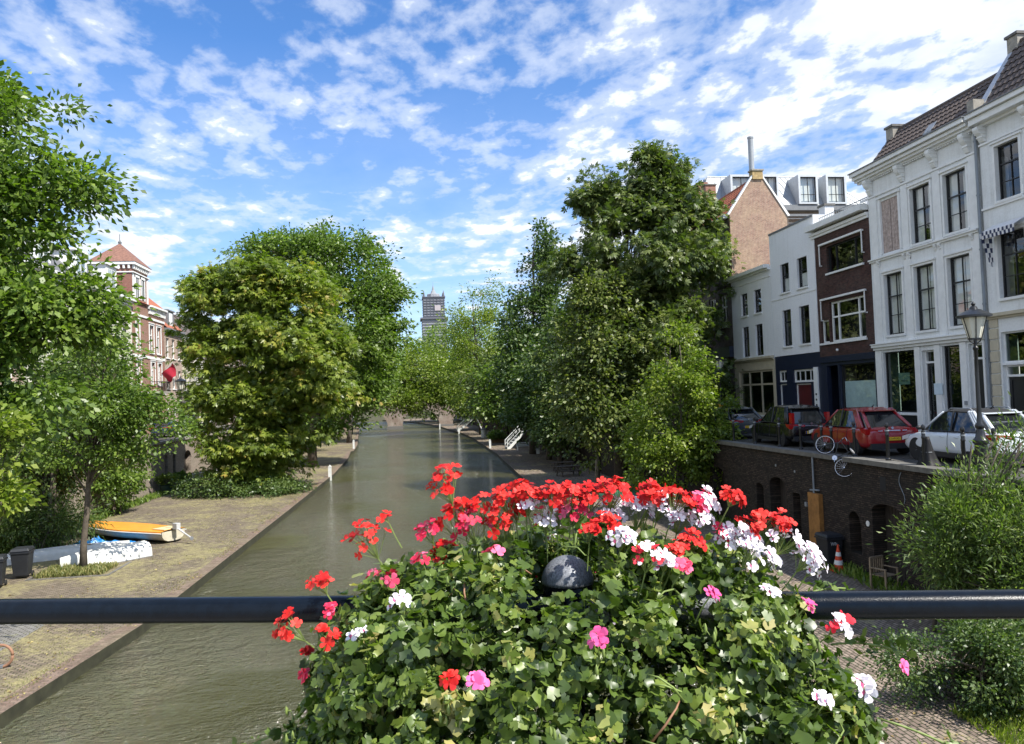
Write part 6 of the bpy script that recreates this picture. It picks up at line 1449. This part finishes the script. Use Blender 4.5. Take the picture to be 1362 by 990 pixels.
# ------------------------------------------------------------------ on the left wharf
hullw = plain('scuffed_white_hull', (.66, .66, .62), .4, var=.12, vscale=4); offw = plain('cream_hull', (.50, .46, .36), .5, var=.2)
ob_ = thing('motor_boat', 'long open boat with orange deck lying on the paving, outboard motor at its stern', 'boat', (-13.9, 39.4, .83), R(54)); ob_.scale = (1, 1.12, .85)
ofs = M(); hull(ofs, 6.6, 1.7, .55, n=20); 
for i_, (x, y, z) in enumerate(ofs.v): pass
obj('hull', ofs, offw, ob_, smooth='a')
m = M(); n_ = 20
for j in range(n_ + 1):
    f_ = j / n_; w_ = 1.74 / 2 * (1 - (max(0, f_ - .35) / .65) ** 2.3) * (.72 + .28 * min(1, f_ / .35)) + .02; zz = .55 * (1 + .18 * f_ ** 2) + .02
    m.v += [(w_, (f_ - .5) * 6.6, zz - .09), (w_, (f_ - .5) * 6.6, zz), (w_ * .5, (f_ - .5) * 6.6, zz + .06), (-w_ * .5, (f_ - .5) * 6.6, zz + .06), (-w_, (f_ - .5) * 6.6, zz), (-w_, (f_ - .5) * 6.6, zz - .09)]
for j in range(n_):
    for k in range(5): i = j * 6 + k; m.f.append((i, i + 1, i + 7, i + 6)); m.m.append(0)
obj('deck', m, plain('orange_deck', (.72, .28, .02), .45, var=.12, vscale=2), ob_, smooth='a')
obj('foredeck', M().box(-.45, .45, -3.25, -2.5, .63, .66), plain('pale_deck', (.62, .50, .28), .5), ob_)
obj('rubbing_strake', M().tube([(m.v[j * 6][0] + .02, m.v[j * 6][1], m.v[j * 6][2]) for j in range(n_ + 1)], .03, 6).tube([(m.v[j * 6 + 5][0] - .02, m.v[j * 6 + 5][1], m.v[j * 6 + 5][2]) for j in range(n_ + 1)], .03, 6), hullw, ob_)
om = obj('outboard_motor', M().box(-.11, .11, -3.62, -3.35, .62, .95).tube([(0, -3.5, .7), (0, -3.95, .45), (0, -4.35, .22)], [.06, .045, .04], 8), plain('motor_grey', (.45, .45, .44), .4), ob_)
bevel(om, .02); obj('propeller', M().lathe([(.1, -.01), (.1, .01)], (0, -4.38, .2), 10, axis='y'), lead, om); obj('tiller', M().tube([(0, -3.4, .9), (.05, -2.9, .98)], .02, 6), blackp, om)
for y in (-1.6, 1.6):
    obj('support_block', M().box(-.4, .4, y - .08, y + .08, -.075, .1), dw, ob_)
wb_ = thing('rowing_boat', 'white upturned dinghy nearest the water, behind the slender tree trunk', 'boat', (-12.5, 33.5, .754), R(130), group='white upturned boats')
obj('hull', hull(M(), 3.3, 1.45, .56, up=True, tr=.8), hullw, wb_, smooth='a'); obj('keel', M().tube([(0, -1.6, .57), (0, 0, .58), (0, 1.1, .5)], .025, 5), hullw, wb_)
m = M(); hh = hull(M(), 3.3, 1.45, .56, up=True, tr=.8); obj('gunwale', M().tube([hh.v[j * 9] for j in range(17)], .03, 6).tube([hh.v[j * 9 + 8] for j in range(17)], .03, 6), lead, wb_)
w2 = thing('rowing_boat', 'slimmer white upturned boat behind the bins, with a brown stain', 'boat', (-14.55, 35.3, .754), R(-60), group='white upturned boats')
obj('hull', hull(M(), 4.6, 1.15, .42, up=True, tr=.5), hullw, w2, smooth='a'); obj('keel', M().tube([(0, -2.2, .43), (0, 0, .44), (0, 1.5, .38)], .02, 5), hullw, w2)
obj('stain', M().lathe([(.14, 0), (.1, .012)], (.1, .7, .40), 9), plain('brown_stain', (.4, .28, .12), .7), w2)
bt = thing('tarpaulin', 'crumpled blue tarpaulin under the orange boat', 'tarpaulin', (-13.9, 37.7, .76), R(-25)); bt.scale = (1.05, .9, .7)
m = M(); nx_, ny_ = 34, 12
for i in range(nx_ + 1):
    for j in range(ny_ + 1):
        x, y = (i / nx_ - .5) * 3.3, (j / ny_ - .5) * 1.1; e = min(1, 6 * min(i, nx_ - i) / nx_, 6 * min(j, ny_ - j) / ny_)
        m.v.append((x + .06 * math.sin(5 * y), y + .12 * math.sin(3 * x), .02 + e * (.10 + .09 * math.sin(7 * x + 3 * y) + .08 * math.sin(11 * y - 4 * x) + .05 * math.sin(19 * x)) * (1.5 if x < 0 else .7)))
for i in range(nx_):
    for j in range(ny_): k = i * (ny_ + 1) + j; m.f.append((k, k + 1, k + ny_ + 2, k + ny_ + 1)); m.m.append(0)
m.v = [(x, y, max(.01, z)) for x, y, z in m.v]
obj('sheet', m, plain('blue_tarpaulin', (.02, .20, .55), .4, var=.25, vscale=6), bt)
rb_ = thing('rowing_boat', 'pale boat with red trim lying by the left quay wall beyond the planters', 'boat', (-16.8, 66.5, .95), R(-25))
obj('hull', hull(M(), 4.6, 1.4, .6), hullw, rb_, smooth='a'); hh = hull(M(), 4.6, 1.4, .6); obj('gunwale', M().tube([hh.v[j * 9] for j in range(17)], .04, 6).tube([hh.v[j * 9 + 8] for j in range(17)], .04, 6), redpaint, rb_)
obj('thwart', M().box(-.6, .6, -.3, -.05, .5, .54), dw, rb_); obj('support_block', M().box(-.4, .4, -1, -.8, -.19, .1).box(-.4, .4, 1, 1.2, -.19, .1), dw, rb_)
tubg = plain('dark_green_tub', (.02, .05, .03), .5)
for i, (x, y, lb) in enumerate(((-17.6, 58.6, 'dark green tub of flowers at the foot of the left quay wall'), (-17.2, 61.2, 'smaller dark pot of plants beyond the green tub'))):
    q = thing('plant_tub', lb, 'planter', (x, y, .754)); s_ = 1 - .25 * i
    obj('tub', M().lathe([(.38 * s_, 0), (.46 * s_, .6 * s_), (.5 * s_, .62 * s_)], n=14), tubg, q, smooth='a')
    plant('tub_plant', 'leafy plant growing in the ' + ('green tub' if i == 0 else 'smaller dark pot'), 'plant', (x, y, 1.25), y, [(x, 1.6, .5 * s_, .42)], 60, 26, .14, 'simple', G_lime if i == 0 else G_mid, trunk=.02, cr=.25, seed=70 + i)
rg = thing('mooring_ring', 'rusty iron mooring ring on the left wharf edge', 'mooring ring', (-9.98, 20.3, .76))
obj('ring', M().tube([(.26 * math.cos(k * PI / 12), 0, .28 + .26 * math.sin(k * PI / 12)) for k in range(25)], .035, 8), plain('rust', (.28, .15, .09), .8, var=.3), rg, smooth=True); obj('staple', M().box(-.05, .05, -.06, .06, 0, .06), lead, rg)
# tree pit kerb and grass
m = M(); m.box(-14.2, -11.3, 30.6, 30.7, .74, .775); m.box(-14.2, -14.1, 30.7, 33, .74, .775); m.box(-11.4, -11.3, 30.7, 33, .74, .775); struct('tree_pit_kerb', m, darkstone)
def grass(name, P0, hgt, mat, label, cat='grass'):
    n = len(P0); A_ = G.normal(size=(n, 3)) * .35; A_[:, 2] = 1; A_ = unit(A_); S_ = hgt * G.uniform(.5, 1.3, n)
    V, F_, k = leaf_arrays(P0, A_, unit(G.normal(size=(n, 3))), S_, 'narrow'); o = mesh_np(name, V, F_, np.clip(.5 + G.normal(size=n) * .25, 0, 1), mat)
    tag(o, label, cat, kind='stuff'); return o
G_gr = leafmat('dry_grass', [(0, (.07, .10, .025)), (.5, (.17, .18, .06)), (1, (.36, .31, .14))], .3)
n = 2300; P0 = np.c_[G.uniform(-14.0, -11.6, n), G.uniform(30.8, 32.4, n), np.full(n, .75)]; grass('grass', P0, .22, G_gr, 'tufts of grass in the tree pit around the slender tree')
def scat(n, edge, sg, w0, w1, y0, y1):
    y = G.uniform(y0, y1, n); e = np.interp(y, [p[1] for p in edge], [p[0] for p in edge]); x = e - sg * (w0 + (w1 - w0) * G.random(n) ** 2)
    k = (np.sin(x * 2.1 + y * .7) + np.sin(y * 1.3 - x) + np.sin(x * 5 + y * 3.1)) > -.1; return np.c_[x[k], y[k], np.full(k.sum(), .75)]
P0 = np.r_[scat(16000, EL, 1, .3, 4.5, 12, 60), scat(5000, ER, -1, .3, 3.5, 12, 75)]
grass('grass', P0, .055, G_gr, 'short dry grass and weeds growing in the wharf paving joints')
P0 = np.r_[np.c_[G.uniform(-18.3, -17.3, 3000), G.uniform(35, 62, 3000), np.full(3000, .75)], np.c_[G.uniform(13.4, 14.2, 2500), G.uniform(15, 42, 2500), np.full(2500, .75)]]
grass('weeds', P0, .3, G_mid, 'weeds along the foot of both quay walls', 'weeds')
P0 = np.c_[G.uniform(9.6, 12.6, 2600), G.uniform(11.6, 13.2, 2600), np.full(2600, .75)]; grass('weeds', P0, .16, G_lime, 'bright green weeds around the low dark shrub', 'weeds')

G_fl = leafmat('fallen_leaves', [(0, (.12, .07, .03)), (.5, (.28, .2, .08)), (1, (.42, .36, .14))], .1)
def litter(name, P0, s_, label):
    n = len(P0); A_ = G.normal(size=(n, 3)); A_[:, 2] = 0.02; Nn = G.normal(size=(n, 3)) * .25; Nn[:, 2] = 1
    V, F_, k = leaf_arrays(P0, unit(A_), unit(Nn), s_ * G.uniform(.5, 1.3, n), 'simple'); tag(mesh_np(name, V, F_, G.random(n), G_fl), label, 'leaf litter', kind='stuff')
P0 = np.r_[scat(2600, EL, 1, .1, 9, 12, 62), scat(2200, ER, -1, .1, 6, 10, 75)]; P0[:, 2] = .765; litter('fallen_leaves', P0, .085, 'dry fallen leaves scattered over both wharfs')
# ------------------------------------------------------------------ person
ps = thing('person', 'dark-haired person in an orange top walking past the cream shop front', 'person', (18.0, 43.2, 4.52), R(165))
def skin_body():
    J = {'pel': (0, 0, .95, .13), 'wai': (0, 0, 1.1, .115), 'che': (0, .01, 1.3, .135), 'nek': (0, 0, 1.46, .055), 'hea': (0, .0, 1.55, .06), 'top': (0, 0, 1.62, .05)}
    for s_, n_ in ((1, 'r'), (-1, 'l')):
        J.update({'sh' + n_: (s_ * .17, 0, 1.4, .055), 'el' + n_: (s_ * .24, -.03 + .06 * s_, 1.14, .042), 'wr' + n_: (s_ * .22, .1 + .05 * s_, .95, .028), 'hd' + n_: (s_ * .21, .15 + .05 * s_, .89, .026),
                  'hp' + n_: (s_ * .09, 0, .88, .085), 'kn' + n_: (s_ * .1, .1 * s_, .5, .058), 'an' + n_: (s_ * .1, -.02 + .14 * s_, .09, .036), 'to' + n_: (s_ * .11, .14 + .14 * s_, .035, .034)})
    E_ = [('pel', 'wai'), ('wai', 'che'), ('che', 'nek'), ('nek', 'hea'), ('hea', 'top')]
    for n_ in 'rl': E_ += [('che', 'sh' + n_), ('sh' + n_, 'el' + n_), ('el' + n_, 'wr' + n_), ('wr' + n_, 'hd' + n_), ('pel', 'hp' + n_), ('hp' + n_, 'kn' + n_), ('kn' + n_, 'an' + n_), ('an' + n_, 'to' + n_)]
    K = list(J); me = bpy.data.meshes.new('body'); me.from_pydata([J[k][:3] for k in K], [(K.index(a), K.index(b2)) for a, b2 in E_], []); o = bpy.data.objects.new('body', me); COL.objects.link(o)
    s_ = o.modifiers.new('skin', 'SKIN'); me.skin_vertices
    for i, k in enumerate(K):
        d = me.skin_vertices[0].data[i]; d.radius = (J[k][3], J[k][3] * (.8 if k in ('che', 'wai', 'pel') else 1)); d.use_root = k == 'pel'
    o.modifiers.new('s', 'SUBSURF').levels = 2; bpy.context.view_layer.update()
    m2 = bpy.data.meshes.new_from_object(o.evaluated_get(bpy.context.evaluated_depsgraph_get())); bpy.data.objects.remove(o); return m2
me = skin_body(); sk = plain('skin', (.42, .24, .16), .6); top_ = plain('orange_top', (.62, .22, .03), .8); trs = plain('dark_trousers', (.02, .022, .03), .8)
for x in (sk, top_, trs): me.materials.append(x)
for p in me.polygons:
    z = p.center.z; x = abs(p.center.x); p.use_smooth = True
    p.material_index = 2 if z < .96 and not (x > .17) else (1 if z < 1.45 and not (x > .18 and z < 1.0) else 0)
bo2 = bpy.data.objects.new('body', me); COL.objects.link(bo2); bo2.parent = ps
obj('head', M().ball((0, .015, 1.64), .105, 16, .8, .95, 1.15).ball((0, .115, 1.62), .018, 6).ball((.083, 0, 1.63), .025, 6, .4, 1, 1.2).ball((-.083, 0, 1.63), .025, 6, .4, 1, 1.2), sk, ps, smooth=True)
obj('hair', M().ball((0, -.015, 1.68), .115, 14, .86, .98, 1.0).ball((0, -.06, 1.58), .08, 10, 1, .7, 1.4), plain('dark_hair', (.015, .01, .008), .6), ps, smooth=True)
